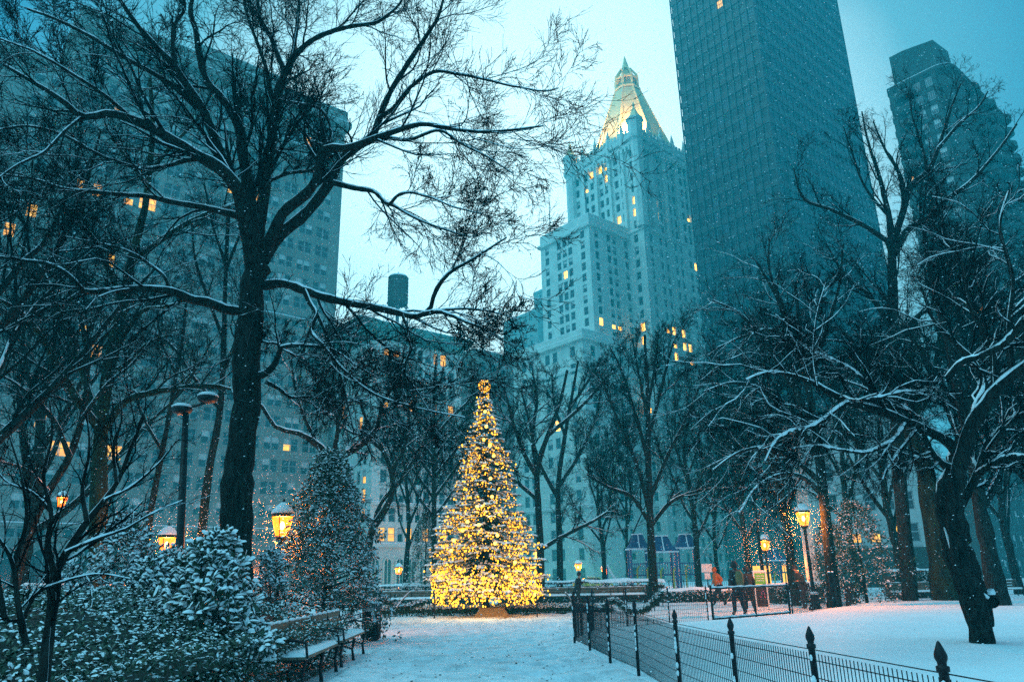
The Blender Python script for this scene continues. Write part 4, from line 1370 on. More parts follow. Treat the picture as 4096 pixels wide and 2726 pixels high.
gt_ = thing('park_gate', 'closed wire gate with snow along its top and bottom rails', 'gate', tuple(gA))
g = MB()
for z_ in (.14, 1.0): g.tube([gA + UP * z_, gB + UP * z_], .028, 8)
for s_ in (0, 1): g.tube([gA + (gB - gA) * s_ + UP * -.05, gA + (gB - gA) * s_ + UP * 1.1], .035, 8)
g.build('frame', M['iron'], gt_)
MB().tube([gA + (gB - gA) * .53 - UP * .1, gA + (gB - gA) * .53 + UP * .6], .03, 8).build('post', M['iron'], gt_)
link('wire_mesh', wire_panel(gA, gB, .14, 1.0, .075, [.3, .45, .6, .75, .88], .004, .004), M['iron'], gt_)
for z_ in (.14, 1.0):
    s = MB(); n_ = 24
    s.tube([gA + (gB - gA) * (i / n_) + UP * (z_ + .035 + .008 * math.sin(i * 1.7)) for i in range(n_ + 1)], [.026 + .008 * math.sin(i * 2.3) for i in range(n_ + 1)], 6)
    s.build('rail_snow', M['snow'], gt_, True)
l3 = [gpt(3172, 2466), gpt(3250, 2455), gpt(3312, 2447), gpt(3388, 2435), gpt(3440, 2411), gpt(3544, 2408), gpt(3668, 2402), gpt(3830, 2396), gpt(3990, 2393), gpt(4130, 2392)]
fence('wire fence beyond the gate curving away past the right hand benches', l3, 1.05, .07, wires1, fin=False, r=.026, wr=.005)
for px, lab in ((3338, 'left one of two square black posts beside the holly'), (3352, 'right one of two square black posts beside the holly')):
    b_ = gpt(px, 2447); t = thing('square_post', lab, 'post', tuple(b_))
    MB().box(b_ + UP * .68, (.11 if px < 3340 else .09, .09, 1.4)).build('post', M['iron'], t)
    MB().lathe([(.05, 1.385), (.045, 1.42), (.01, 1.44)], (b_[0], b_[1], b_[2]), 8).build('snow', M['snow'], t)
l4 = [gpt(2448, 2454), gpt(2618, 2440), gpt(2652, 2424)]
thin = thing('low_post_row', 'thin dark posts strung with evergreen garland right of the lit tree', 'posts', tuple(l4[0]))
for p in l4 + [gpt(2500, 2452)]: MB().tube([p - UP * .05, p + UP * .95], .022, 6).build('post', M['iron'], thin)
thin2 = thing('low_post_row', 'pair of thin dark posts either side of the lit tree foot', 'posts', tuple(gpt(1737, 2470)))
for p in (gpt(1737, 2472), gpt(2149, 2466), gpt(1560, 2440)): MB().tube([p - UP * .05, p + UP * .85], .03, 6).build('post', M['iron'], thin2)
far = [at_ground(px, 52, .05) for px in range(2440, 3000, 60)]
fence('low iron railing in front of the play towers', far, 1.1, .14, [.15, 1.0], fin=False, r=.03, snowy=False, wr=.012)

# ------------------------------------------------------------------ benches
def bench(name, label, loc, rz, Ln=2.4, snow=.05, group=None, slats=6):
    t = thing(name, label, 'bench', loc, rz, group)
    def add(mb, nm, m, sm=False):
        o = mb.build(nm, m, None, sm); o.parent = t; return o
    s = MB()
    for i in range(4): s.box((0, .06 + i * .115, .43), (Ln, .095, .035))
    add(s, 'seat', M['wood'])
    b = MB()
    for i in range(3):
        z_ = .56 + i * .125; b.box((0, .50 + (z_ - .45) * .22, z_), (Ln, .03, .095))
    add(b, 'backrest', M['wood'])
    nleg = max(2, int(Ln / 1.1) + 1)
    for i in range(nleg):
        x = -Ln / 2 + .1 + (Ln - .2) * i / (nleg - 1)
        l = MB()
        l.tube([(x, .02, -.05), (x, .06, .2), (x, .02, .40)], [.035, .02, .028], 6)
        l.tube([(x, .56, -.05), (x, .46, .22), (x, .46, .42), (x, .60, .90)], [.035, .022, .028, .02], 6)
        l.tube([(x, .03, .40), (x, .24, .385), (x, .47, .41)], .024, 6)
        l.tube([(x, .05, .2), (x, .25, .26), (x, .47, .2)], .015, 5)
        l.tube([(x, .48, .62), (x, .2, .66), (x, .03, .62), (x, .0, .42)], .02, 6) if i in (0, nleg - 1) else None
        add(l, 'leg', M['iron'], True)
    sr = np.random.default_rng(int(Ln * 10 + loc[1]))
    nx, ny = 40, 8
    xs = np.linspace(-Ln / 2 + .01, Ln / 2 - .01, nx); ys = np.linspace(.02, .48, ny)
    X, Y = np.meshgrid(xs, ys)
    e = np.minimum(np.minimum(X - xs[0], xs[-1] - X), np.minimum(Y - ys[0], ys[-1] - Y))
    Z = .449 + snow * np.sqrt(np.clip(e / .06, 0, 1)) * (.75 + .5 * vnoise(X * 9 + loc[1], Y * 9, 4))
    i = (np.arange(ny - 1)[:, None] * nx + np.arange(nx - 1)[None, :]).ravel()
    o = link('seat_snow', np_mesh('seat_snow', np.stack([X, Y, Z], -1).reshape(-1, 3), [np.stack([i, i + 1, i + nx + 1, i + nx], 1)], True), M['snow']); o.parent = t
    s = MB(); n_ = 30
    zt_ = .56 + .25 + .05
    s.tube([(-Ln / 2 + Ln * k / n_, .50 + (zt_ - .45) * .22, zt_ + .012 + .006 * math.sin(k * 2.1)) for k in range(n_ + 1)], [max(.012, .022 + .012 * math.sin(k * 1.3 + loc[0])) for k in range(n_ + 1)], 6)
    add(s, 'backrest_snow', M['snow'], True)
    return t


bench('park_bench', 'slatted bench with snow, nearer one of the two left of the path', (-2.98, 12.35, .03), R(90), 2.5, group='benches beside the path').rotation_euler = (0, 0, R(92))
bench('park_bench', 'slatted bench with snow, farther one of the two left of the path', (-3.12, 15.35, .03), R(92), 2.6, group='benches beside the path')
for px, y_, lab in ((3690, 36.5, 'snow striped bench left of the mossy trunk at far right'), (4000, 38, 'snow striped bench at the right edge of the picture')):
    g_ = at_ground(px, y_, .05); bench('park_bench', lab, (g_[0], y_, .05), 0, 2.6, .07)
for px, w_, y_, lab in ((1640, 3.2, 43, 'snowy bench before the hedge left of the lit tree'), (2280, 3.0, 43.5, 'snowy bench before the hedge right of the lit tree'), (2480, 3.0, 43, 'snowy bench before the hedge behind the corner fence')):
    g_ = at_ground(px, y_, .05); bench('park_bench', lab, (g_[0], y_, .05), 0, w_, .09)

# ------------------------------------------------------------------ litter bin
bn = gpt(1484, 2556); t = thing('litter_bin', 'dark slatted litter bin with a pale slotted rim at the path edge', 'litter bin', tuple(bn))
b = MB(); b.lathe([(.20, 0), (.20, .62)], tuple(bn), 16); 
for i in range(26):
    a = i * 2 * math.pi / 26
    b.box(bn + np.array([math.cos(a) * .235, math.sin(a) * .235, .34]), (.012, .035, .62), ((math.cos(a), math.sin(a), 0), (-math.sin(a), math.cos(a), 0), (0, 0, 1)))
for z_ in (.04, .32, .64): b.lathe([(.245, z_), (.25, z_ + .02), (.245, z_ + .035)], tuple(bn), 20)
b.build('body', M['iron'], t)
r_ = MB()
for i in range(30):
    a = i * 2 * math.pi / 30
    r_.box(bn + np.array([math.cos(a) * .25, math.sin(a) * .25, .76]), (.01, .03, .15), ((math.cos(a), math.sin(a), .0), (-math.sin(a), math.cos(a), 0), (0, 0, 1)))
r_.lathe([(.27, .83), (.285, .85), (.27, .87), (.2, .87)], tuple(bn), 20); r_.build('rim', M['steel'], t)
MB().lathe([(.26, .872), (.24, .90), (.1, .93), (.02, .935)], tuple(bn), 16).build('snow', M['snow'], t, True)

# ------------------------------------------------------------------ boards and signs
M['green_board'] = mat('green_board', (.12, .5, .04), .5)
M['black_board'] = mat('black_board', (.02, .02, .025), .6)
M['white_paint'] = mat('white_paint', (.75, .76, .74), .6)
M['pink_chalk'] = mat('pink_chalk', (.8, .2, .5), .8)
M['yellow_paint'] = mat('yellow_paint', (.5, .4, .04), .5)
e0 = at_ground(3053, 31.5, .05)
t = thing('easel_sign', 'white framed board with a green upper panel and black lower panel', 'sign', tuple(e0))
fr = MB()
for sx in (-.24, .24): fr.box(e0 + np.array([sx, 0, .72]), (.05, .05, 1.5))
for z_ in (.12, .96, 1.45): fr.box(e0 + np.array([0, 0, z_]), (.43, .045, .05))
fr.build('frame', M['white_paint'], t)
gp = MB().box(e0 + np.array([0, 0, 1.21]), (.43, .02, .42)).build('green_panel', M['green_board'], t)
bp_ = MB().box(e0 + np.array([0, 0, .54]), (.43, .02, .78)).build('black_panel', M['black_board'], t)
tx = MB(); rs = np.random.default_rng(4)
for r__ in range(3):
    x = -.15
    while x < .15:
        w = rs.uniform(.018, .045); tx.box(e0 + np.array([x + w / 2, -.014, 1.31 - r__ * .09]), (w, .006, .03)); x += w + .014
tx.build('chalk_lines', M['white_paint'], t)
tx = MB()
for k in range(9):
    a = rs.uniform(-.13, .13); z_ = rs.uniform(.4, .8); tx.tube([e0 + np.array([a, -.016, z_]), e0 + np.array([a + rs.uniform(-.06, .06), -.016, z_ + rs.uniform(-.09, .09)])], .008, 4)
tx.build('pink_drawing', M['pink_chalk'], t)
MB().box(e0 + np.array([0, 0, 1.50]), (.54, .07, .05)).build('snow', M['snow'], t)
e0 = at_ground(2838, 47, .05)
t = thing('small_sign', 'small pale rectangular sign on a thin post behind the fence', 'sign', tuple(e0))
MB().tube([e0, e0 + UP * 1.3], .03, 6).build('post', M['iron'], t); MB().box(e0 + UP * 1.75, (.62, .05, .42)).build('panel', M['white_paint'], t); MB().box(e0 + UP * 1.32, (.34, .05, .34)).build('small_panel', M['white_paint'], t)
MB().box(e0 + UP * 1.99, (.62, .08, .05)).build('snow', M['snow'], t)

# ------------------------------------------------------------------ play towers
M['blue_roof'] = mat('blue_roof', (.015, .055, .14), .6, (.02, .07, .18), 6)
M['play_blue'] = mat('play_blue', (.03, .12, .25), .5)
def play_tower(px0, px1, pye, pyt, Y, lab, twx=.42):
    """eaves from px0 to px1 at row pye, ridge at pyt"""
    a = atY(px0, pye, Y); b = atY(px1, pye, Y); top = atY((px0 + px1) / 2, pyt, Y)
    w = b[0] - a[0]; cx = (a[0] + b[0]) / 2; ze = (a[2] + b[2]) / 2; zt_ = top[2]
    t = thing('play_tower', lab, 'play tower', (cx, Y, 0), group='blue roofed play towers')
    def sq(h): return [(cx - h, Y - h), (cx + h, Y - h), (cx + h, Y + h), (cx - h, Y + h)]
    r1 = MB(); h0 = w / 2; h1 = w / 2 * twx
    A = [(x, y, ze) for x, y in sq(h0)] + [(x, y, (ze + zt_) / 2 - .1) for x, y in sq((h0 + h1) / 2 * .94)] + [(x, y, zt_) for x, y in sq(h1)]
    r1.add(A, [(i + 4 * j, (i + 1) % 4 + 4 * j, 4 + (i + 1) % 4 + 4 * j, 4 + i + 4 * j) for j in (0, 1) for i in range(4)] + [(8, 9, 10, 11), (3, 2, 1, 0)])
    r1.build('roof', M['blue_roof'], t)
    s = MB(); s.prism(sq(h0 * 1.04), ze - .10, ze - .005); s.build('eaves_snow', M['snow'], t)
    s = MB(); s.prism(sq(h1 * 1.1), zt_ + .003, zt_ + .09); s.build('ridge_snow', M['snow'], t)
    s = MB(); s.tube([(cx, Y - h0, ze + .02), (cx, Y - (h0 + h1) / 2 * .94, (ze + zt_) / 2 - .08), (cx, Y - h1, zt_)], .05, 5); s.build('seam_snow', M['snow'], t)
    for sx in (-1, 1):
        for sy in (-1, 1):
            MB().box((cx + sx * h0 * .82, Y + sy * h0 * .82, ze / 2), (.16, .16, ze - .2)).build('post', M['play_blue'], t)
    d = MB(); d.box((cx, Y, 1.5), (w * .8, w * .8, .12))
    for k in range(9): d.box((cx - w * .38 + k * w * .095, Y - w * .41, 1.95), (.05, .05, .8))
    d.box((cx, Y - w * .41, 2.38), (w * .82, .08, .08)); d.build('deck', M['play_blue'], t)
    for sx in (-.2, .25):
        MB().tube([(cx + sx * w, Y - w * .5, .1), (cx + sx * w + .05, Y - w * .48, ze * .55), (cx + sx * w + .25, Y - w * .42, ze * .62)], .06, 6).build('climbing_pole', M['yellow_paint'], t)
    return t
play_tower(2508, 2596, 2192, 2138, 62, 'left blue roofed play tower beyond the railing')
play_tower(2592, 2702, 2204, 2145, 60, 'middle blue roofed play tower beyond the railing')
play_tower(2696, 2790, 2188, 2138, 63, 'right blue roofed play tower beyond the railing')
play_tower(3045, 3140, 2238, 2196, 66, 'small blue roofed kiosk behind the lanterns on the right', .3)
sl_ = at_ground(2478, 58, .05)
t = thing('play_slide', 'pale curved slide left of the blue play towers', 'slide', tuple(sl_))
s = MB(); pts_ = [sl_ + np.array([.9 - 1.8 * (k / 8), 0, .1 + 1.9 * (1 - (k / 8)) ** 1.8]) for k in range(9)][::-1]
pts_ = [sl_ + np.array([-.8 + 1.9 * k / 8, 0, 2.0 * (1 - k / 8) ** 2 + .15]) for k in range(9)]
for sy in (-.25, .25): s.tube([p_ + np.array([0, sy, .1]) for p_ in pts_], .05, 5)
for a, b_ in zip(pts_[:-1], pts_[1:]): s.add([a + np.array([0, -.25, 0]), b_ + np.array([0, -.25, 0]), b_ + np.array([0, .25, 0]), a + np.array([0, .25, 0]), a + np.array([0, -.25, -.04]), b_ + np.array([0, -.25, -.04]), b_ + np.array([0, .25, -.04]), a + np.array([0, .25, -.04])], [(0, 1, 2, 3), (7, 6, 5, 4), (0, 4, 5, 1), (2, 6, 7, 3)])
s.build('chute', M['white_paint'], t)
MB().tube([sl_ + np.array([-.8, 0, -.05]), sl_ + np.array([-.8, 0, 2.2])], .05, 6).build('support', M['play_blue'], t)

# ------------------------------------------------------------------ a taxi in the street
tp = at_ground(2372, 92, .02)
t = thing('parked_car', 'small yellow cab in the street behind the fence', 'car', tuple(tp))
b = MB(); x, y = tp[0], tp[1]
def prof_extrude(mb, pts, y0, y1):
    k = len(pts); mb.add([(x + a, y0, c) for a, c in pts] + [(x + a, y1, c) for a, c in pts], [tuple(range(k)), tuple(range(2 * k - 1, k - 1, -1))] + [(i, (i + 1) % k, k + (i + 1) % k, k + i) for i in range(k)])
prof_extrude(b, [(-2.3, .35), (-2.3, .8), (-1.5, .92), (-.9, 1.4), (.7, 1.42), (1.4, .98), (2.2, .9), (2.3, .4)], y - .85, y + .85)
b.build('body', M['yellow_paint'], t)
g = MB(); prof_extrude(g, [(-1.35, .95), (-.85, 1.34), (.62, 1.36), (1.2, .98)], y - .87, y + .87); g.build('windows', M['glass'], t)
for wx in (-1.4, 1.4):
    w = MB(); w.tube([(x + wx, y - .9, .32), (x + wx, y - .68, .32)], .32, 12); w.build('wheel', M['iron'], t)
MB().box((x - .1, y, 1.5), (.9, .3, .12)).build('roof_sign', M['white_paint'], t)

# ------------------------------------------------------------------ other trees
def lv(d=0, k1=9, k2=8, k3=5, k4=4, up=.15, lmax=2.2, rat=.45, t0=.2, trop=.05, wig=.15, skip=1, four=True):
    L_ = [dict(k=k1, t0=t0, ang=(22, 52), ratio=rat, n=7, wig=wig, trop=trop, rr=.45, lmax=lmax, skip=skip, ltap=.4, up=up),
          dict(k=k2, t0=.12, ang=(22, 50), ratio=.55, n=5, wig=wig, trop=trop * .7, rr=.55, lmax=lmax * .5, ltap=.4),
          dict(k=k3, t0=.12, ang=(22, 48), ratio=.58, n=4, wig=wig, trop=.02, rr=.65, lmax=lmax * .26, ltap=.35)]
    if four: L_.append(dict(k=k4, t0=.2, ang=(25, 55), ratio=.55, n=3, wig=.2, trop=.03, rr=.8, lmax=lmax * .13, ltap=.3))
    return L_


GRP = 'bare park trees dusted with snow'


def traced(label, limbs, seed, base_px, Y, **k):
    kw = dict(snow=(1, .9, .4, .08), rmin=.0055, group=GRP)
    lvk = k.pop('lv', {})
    kw.update(k)
    return build_tree('bare_tree', label, limbs, seed, lv(**lvk), base=at_ground(base_px, Y), **kw)


def auto(label, px, Y, H, r, seed, lean=(0, 0), k=7, spread=.6, lvk=None, fork=.4, **kw):
    rng = np.random.default_rng(seed)
    b = at_ground(px, Y)
    b[2] = -.1
    a = dict(snow=(1, .8, .3, .05), rmin=.007, group=GRP); a.update(kw)
    return build_tree('bare_tree', label, auto_limbs(b, H, r, rng, lean, fork=fork, k=k, spread=spread), seed, lv(**(lvk or {})), base=b, **a)


Y = 24
traced('pale forked tree behind the tallest tree, snow lying in its low crooked forks', [
 limb([(218, 1420), (226, 1200), (233, 1000), (242, 900), (262, 800), (283, 700), (303, 600), (330, 500), (343, 400), (352, 300), (345, 180)], Y, Y, 19, 5),
 limb([(232, 990), (185, 930), (120, 820), (70, 740), (0, 690)], Y, 21, 10, 5),
 limb([(235, 1000), (205, 900), (170, 800), (130, 700), (95, 620), (40, 560)], Y, 25, 9, 3),
 limb([(240, 990), (285, 925), (350, 903), (410, 893), (470, 886), (535, 895)], Y, 23, 9, 4),
 limb([(262, 810), (300, 750), (330, 715), (380, 705), (430, 690)], Y, 22, 7, 2),
 limb([(303, 605), (360, 560), (420, 520), (480, 490), (540, 470), (600, 440)], Y, 26, 8, 3),
 limb([(283, 700), (250, 620), (215, 560), (180, 450), (150, 360)], Y, 23, 7, 2),
 limb([(343, 400), (400, 330), (450, 280), (500, 180)], Y, 24, 6, 2),
 limb([(340, 430), (290, 360), (250, 300), (230, 200)], Y, 25, 6, 2),
 limb([(252, 860), (300, 830), (340, 790), (390, 770)], Y, 24, 6, 2)], 31, 385, Y, lv=dict(lmax=2.4, trop=.02), bark='bark_moss')
traced('slender leaning tree just left of the tallest trunk', [
 limb([(455, 1400), (466, 1210), (480, 1090), (500, 980), (512, 860), (516, 740), (520, 600), (528, 470)], 28, 28, 11, 4),
 limb([(512, 860), (550, 760), (560, 660), (590, 560)], 28, 28, 5, 2), limb([(514, 780), (480, 690), (450, 600), (440, 500)], 28, 27, 5, 2),
 limb([(505, 940), (440, 860), (400, 800), (350, 760)], 28, 29, 5, 2), limb([(520, 620), (560, 520), (600, 430)], 28, 28, 4, 2), limb([(520, 610), (490, 520), (470, 420)], 28, 28, 4, 2)], 32, 800, 28)
traced('thin tree leaning right behind the dark lamp pole', [
 limb([(325, 1400), (345, 1190), (368, 1060), (388, 960), (402, 880), (420, 780), (430, 680)], 27, 27, 8, 3),
 limb([(375, 1040), (330, 960), (300, 860)], 27, 27, 4, 2), limb([(395, 920), (450, 850), (490, 780)], 27, 27, 4, 2), limb([(405, 860), (370, 780), (360, 700)], 27, 27, 3.5, 1.5)], 33, 590, 27, snow=(1, .7, .2))
traced('dark leaning tree at the far left edge with snow on its upper side', [
 limb([(20, 1420), (60, 1240), (105, 1140), (160, 1050), (190, 960), (200, 860), (190, 740)], 22, 23, 12, 5),
 limb([(160, 1050), (120, 960), (60, 900), (0, 860)], 22, 21, 6, 3), limb([(190, 960), (250, 880), (300, 840), (350, 780)], 22, 24, 6, 2),
 limb([(110, 1130), (60, 1080), (0, 1060)], 22, 20, 5, 2), limb([(195, 840), (150, 720), (120, 600)], 23, 22, 5, 2), limb([(196, 780), (240, 680), (250, 560)], 23, 23, 5, 2)], 34, 60, 22)
traced('tree with a thick snow filled fork behind the holly tree', [
 limb([(752, 1400), (755, 1200), (758, 1110), (762, 1063), (742, 1035), (715, 1012), (690, 997), (640, 985), (600, 930), (560, 900)], 26, 25, 12, 3),
 limb([(762, 1070), (785, 1050), (820, 1030), (850, 1005), (868, 985)], 26, 26, 9, 5), limb([(762, 1065), (772, 1020), (776, 965), (740, 900), (700, 820)], 26, 25.5, 7, 2),
 limb([(776, 975), (790, 900), (800, 820), (830, 740)], 26, 26, 5, 2), limb([(735, 1030), (700, 960), (680, 900), (670, 830)], 26, 26, 5, 2), limb([(868, 985), (880, 930), (920, 860), (930, 800)], 26, 26, 5, 2)], 35, 1308, 26, sthick=1.0, sadd=.02)
traced('crooked trunk leaning right between holly tree and cornice building', [
 limb([(835, 1400), (845, 1290), (858, 1215), (885, 1175), (903, 1130), (900, 1085), (885, 1040), (850, 980), (820, 900)], 36, 36, 10, 3),
 limb([(858, 1215), (875, 1160), (925, 1100), (960, 1040), (990, 980)], 36, 37, 6, 2), limb([(900, 1085), (930, 1030), (940, 940), (930, 860)], 36, 36, 5, 2),
 limb([(885, 1040), (850, 1010), (800, 990), (750, 940)], 36, 36, 5, 2), limb([(862, 1200), (830, 1185), (790, 1130), (760, 1090)], 36, 35, 6, 2)], 36, 1455, 36, snow=(1, 1, .5, .1), rmin=.007)
traced('slim upright tree close to the left side of the lit tree', [
 limb([(1000, 1400), (999, 1250), (998, 1100), (997, 980), (1000, 880), (1003, 820)], 44, 44, 7, 2.5)] +
 [limb([(998, 1190 - 45 * i), (998 + s * 30, 1150 - 45 * i), (998 + s * (62 + 6 * i), 1090 - 45 * i), (998 + s * (80 + 3 * i), 1010 - 40 * i)], 44, 44 + s, 4, 1.5) for i in range(5) for s in (-1, 1)], 37, 1738, 44, rmin=.009, lv=dict(lmax=1.8, k1=7))
traced('forked tree right of the lit tree with one long snowy low limb', [
 limb([(1243, 1400), (1243, 1250), (1237, 1150), (1236, 1080), (1262, 1000), (1290, 920), (1305, 850)], 42, 42, 10, 3),
 limb([(1246, 1262), (1290, 1236), (1335, 1213), (1370, 1195), (1400, 1176)], 41.5, 40, 5, 2.5), limb([(1237, 1100), (1200, 1030), (1178, 960), (1160, 890)], 42, 41, 6, 2),
 limb([(1237, 1090), (1225, 1000), (1235, 920), (1225, 850)], 42, 43, 6, 2), limb([(1262, 1000), (1320, 950), (1370, 900), (1400, 860)], 42, 42, 5, 2), limb([(1238, 1150), (1190, 1110), (1150, 1080), (1130, 1030)], 42, 42, 5, 2)], 38, 2162, 42, sthick=.8, sadd=.01, rmin=.009, lv=dict(lmax=2.2))
traced('straight tree behind the garland fence, second right of the lit tree', [
 limb([(1288, 1400), (1288, 1250), (1284, 1120), (1300, 1000), (1318, 900), (1330, 830)], 50, 50, 8, 2.5),
 limb([(1285, 1120), (1330, 1050), (1370, 960), (1385, 880)], 50, 50, 5, 2), limb([(1286, 1150), (1240, 1060), (1215, 960), (1200, 900)], 50, 50, 5, 2), limb([(1300, 1000), (1275, 930), (1270, 860)], 50, 50, 4, 2), limb([(1310, 940), (1350, 880), (1380, 830)], 50, 50, 4, 2)], 39, 2240, 50, rmin=.01, lv=dict(lmax=2.0))
traced('vase shaped tree with straight dark trunk in front of the play towers', [
 limb([(1506, 1400), (1500, 1280), (1495, 1180), (1492, 1060), (1490, 960), (1488, 860), (1483, 770)], 38, 38, 11, 3),
 limb([(1494, 1175), (1462, 1060), (1415, 950), (1380, 860)], 38, 37, 5, 2), limb([(1494, 1150), (1535, 1050), (1580, 960), (1612, 880)], 38, 38, 5, 2),
 limb([(1492, 1060), (1455, 930), (1425, 840), (1405, 800)], 38, 38, 5, 1.5), limb([(1491, 1010), (1520, 900), (1545, 800), (1560, 760)], 38, 39, 5, 1.5),
 limb([(1490, 960), (1470, 860), (1455, 780)], 38, 38, 4, 1.5), limb([(1490, 940), (1505, 850), (1515, 770)], 38, 38, 4, 1.5), limb([(1496, 1205), (1450, 1140), (1400, 1120), (1350, 1090)], 38, 37, 5, 2), limb([(1497, 1210), (1550, 1150), (1600, 1130), (1650, 1120)], 38, 38, 5, 2)], 40, 2618, 38, rmin=.008, snow=(1, .6, .15), lv=dict(lmax=1.9, trop=.1, up=.3))
Y = 30
traced('wide dense tree before the glass tower, twigs hanging over the lanterns', [
 limb([(1922, 1400), (1908, 1270), (1893, 1130), (1880, 1000), (1860, 880), (1840, 760), (1830, 650)], Y, Y, 14, 4),
 limb([(1885, 1050), (1820, 960), (1760, 900), (1690, 880), (1620, 900)], Y, 27, 8, 2), limb([(1880, 1000), (1820, 880), (1760, 790), (1700, 720), (1640, 690)], Y, 28, 8, 2),
 limb([(1870, 930), (1830, 800), (1790, 690), (1740, 600)], Y, 30, 7, 2), limb([(1860, 880), (1900, 760), (1930, 660), (1940, 560)], Y, 30, 7, 2),
 limb([(1885, 1060), (1940, 960), (1990, 880), (2030, 780)], Y, 30, 7, 2), limb([(1890, 1110), (1830, 1060), (1770, 1030), (1700, 1040), (1640, 1080)], Y, 26, 7, 2),
 limb([(1893, 1140), (1850, 1100), (1800, 1090), (1740, 1120), (1700, 1180)], Y, 25, 6, 1.5), limb([(1845, 790), (1800, 700), (1770, 620), (1770, 550)], Y, 31, 5, 2),
 limb([(1850, 830), (1780, 760), (1720, 770), (1650, 800)], Y, 29, 5, 2)], 41, 3345, Y, snow=(1, 1, .5, .15), sthick=.9, lv=dict(k1=9, k2=8, lmax=2.6, trop=-.01, up=0))
traced('tall tree with bare fan of branches before the apartment tower', [
 limb([(2096, 1400), (2084, 1250), (2070, 1100), (2060, 950), (2056, 800), (2053, 660), (2052, 570)], 33, 33, 17, 10),
 limb([(2052, 570), (2046, 500), (2032, 440), (2020, 396), (1998, 330), (1983, 257)], 33, 32, 9, 1.8), limb([(2053, 565), (2080, 470), (2068, 396), (2038, 348), (2009, 279)], 33, 33, 8, 1.8),
 limb([(2055, 560), (2080, 480), (2101, 422), (2134, 396), (2156, 348), (2174, 293), (2192, 238), (2211, 191)], 33, 31, 9, 1.6), limb([(2156, 345), (2211, 282), (2258, 238), (2273, 210)], 31.5, 31, 5, 1.5),
 limb([(2056, 585), (2097, 521), (2137, 502), (2174, 462), (2229, 422), (2280, 367), (2339, 286)], 33, 30, 9, 2.5), limb([(2050, 560), (1991, 521), (1917, 484), (1844, 451), (1826, 385)], 33, 30, 7, 1.5),
 limb([(2056, 760), (2000, 680), (1950, 640), (1900, 560)], 33, 32, 7, 2), limb([(2057, 800), (2120, 720), (2180, 680), (2250, 600), (2300, 560)], 33, 32, 8, 2.5), limb([(2060, 900), (2000, 820), (1950, 790), (1880, 780)], 33, 31, 7, 2), limb([(2062, 960), (2130, 880), (2200, 840), (2260, 800)], 33, 32, 7, 2),
 limb([(2134, 396), (2120, 330), (2100, 270), (2090, 210)], 32, 32, 4, 1.2), limb([(2046, 500), (1990, 430), (1960, 350), (1940, 290)], 33, 32, 4, 1.2)], 42, 3650, 33, snow=(1, .5, .1), rmin=.007, lv=dict(lmax=1.8, trop=.07, up=.25, k1=8, k2=6, k3=4))
traced('massive mossy tree at right with snow heaped round its foot', [
 limb([(2182, 1440), (2175, 1370), (2162, 1280), (2142, 1150), (2120, 1050), (2100, 960), (2090, 860), (2100, 740)], 33, 33, 30, 11),
 limb([(2150, 1190), (2190, 1100), (2215, 1000), (2245, 900), (2260, 780), (2290, 660)], 33, 32, 20, 7), limb([(2120, 1050), (2070, 960), (2040, 860), (2000, 760)], 33, 32, 14, 4),
 limb([(2100, 960), (2150, 860), (2170, 740), (2190, 600)], 33, 33, 14, 4), limb([(2215, 1000), (2280, 930), (2330, 840), (2370, 740)], 32, 30, 12, 4), limb([(2240, 900), (2210, 780), (2220, 680), (2240, 560)], 32, 32, 10, 3), limb([(2095, 880), (2050, 760), (2060, 640), (2040, 560)], 33, 33, 8, 3)], 43, 3790, 33, bark='bark_moss', snow=(1, 1, .5, .15), lv=dict(k1=9, k2=8, lmax=2.6, trop=.02))
Y = 14.1
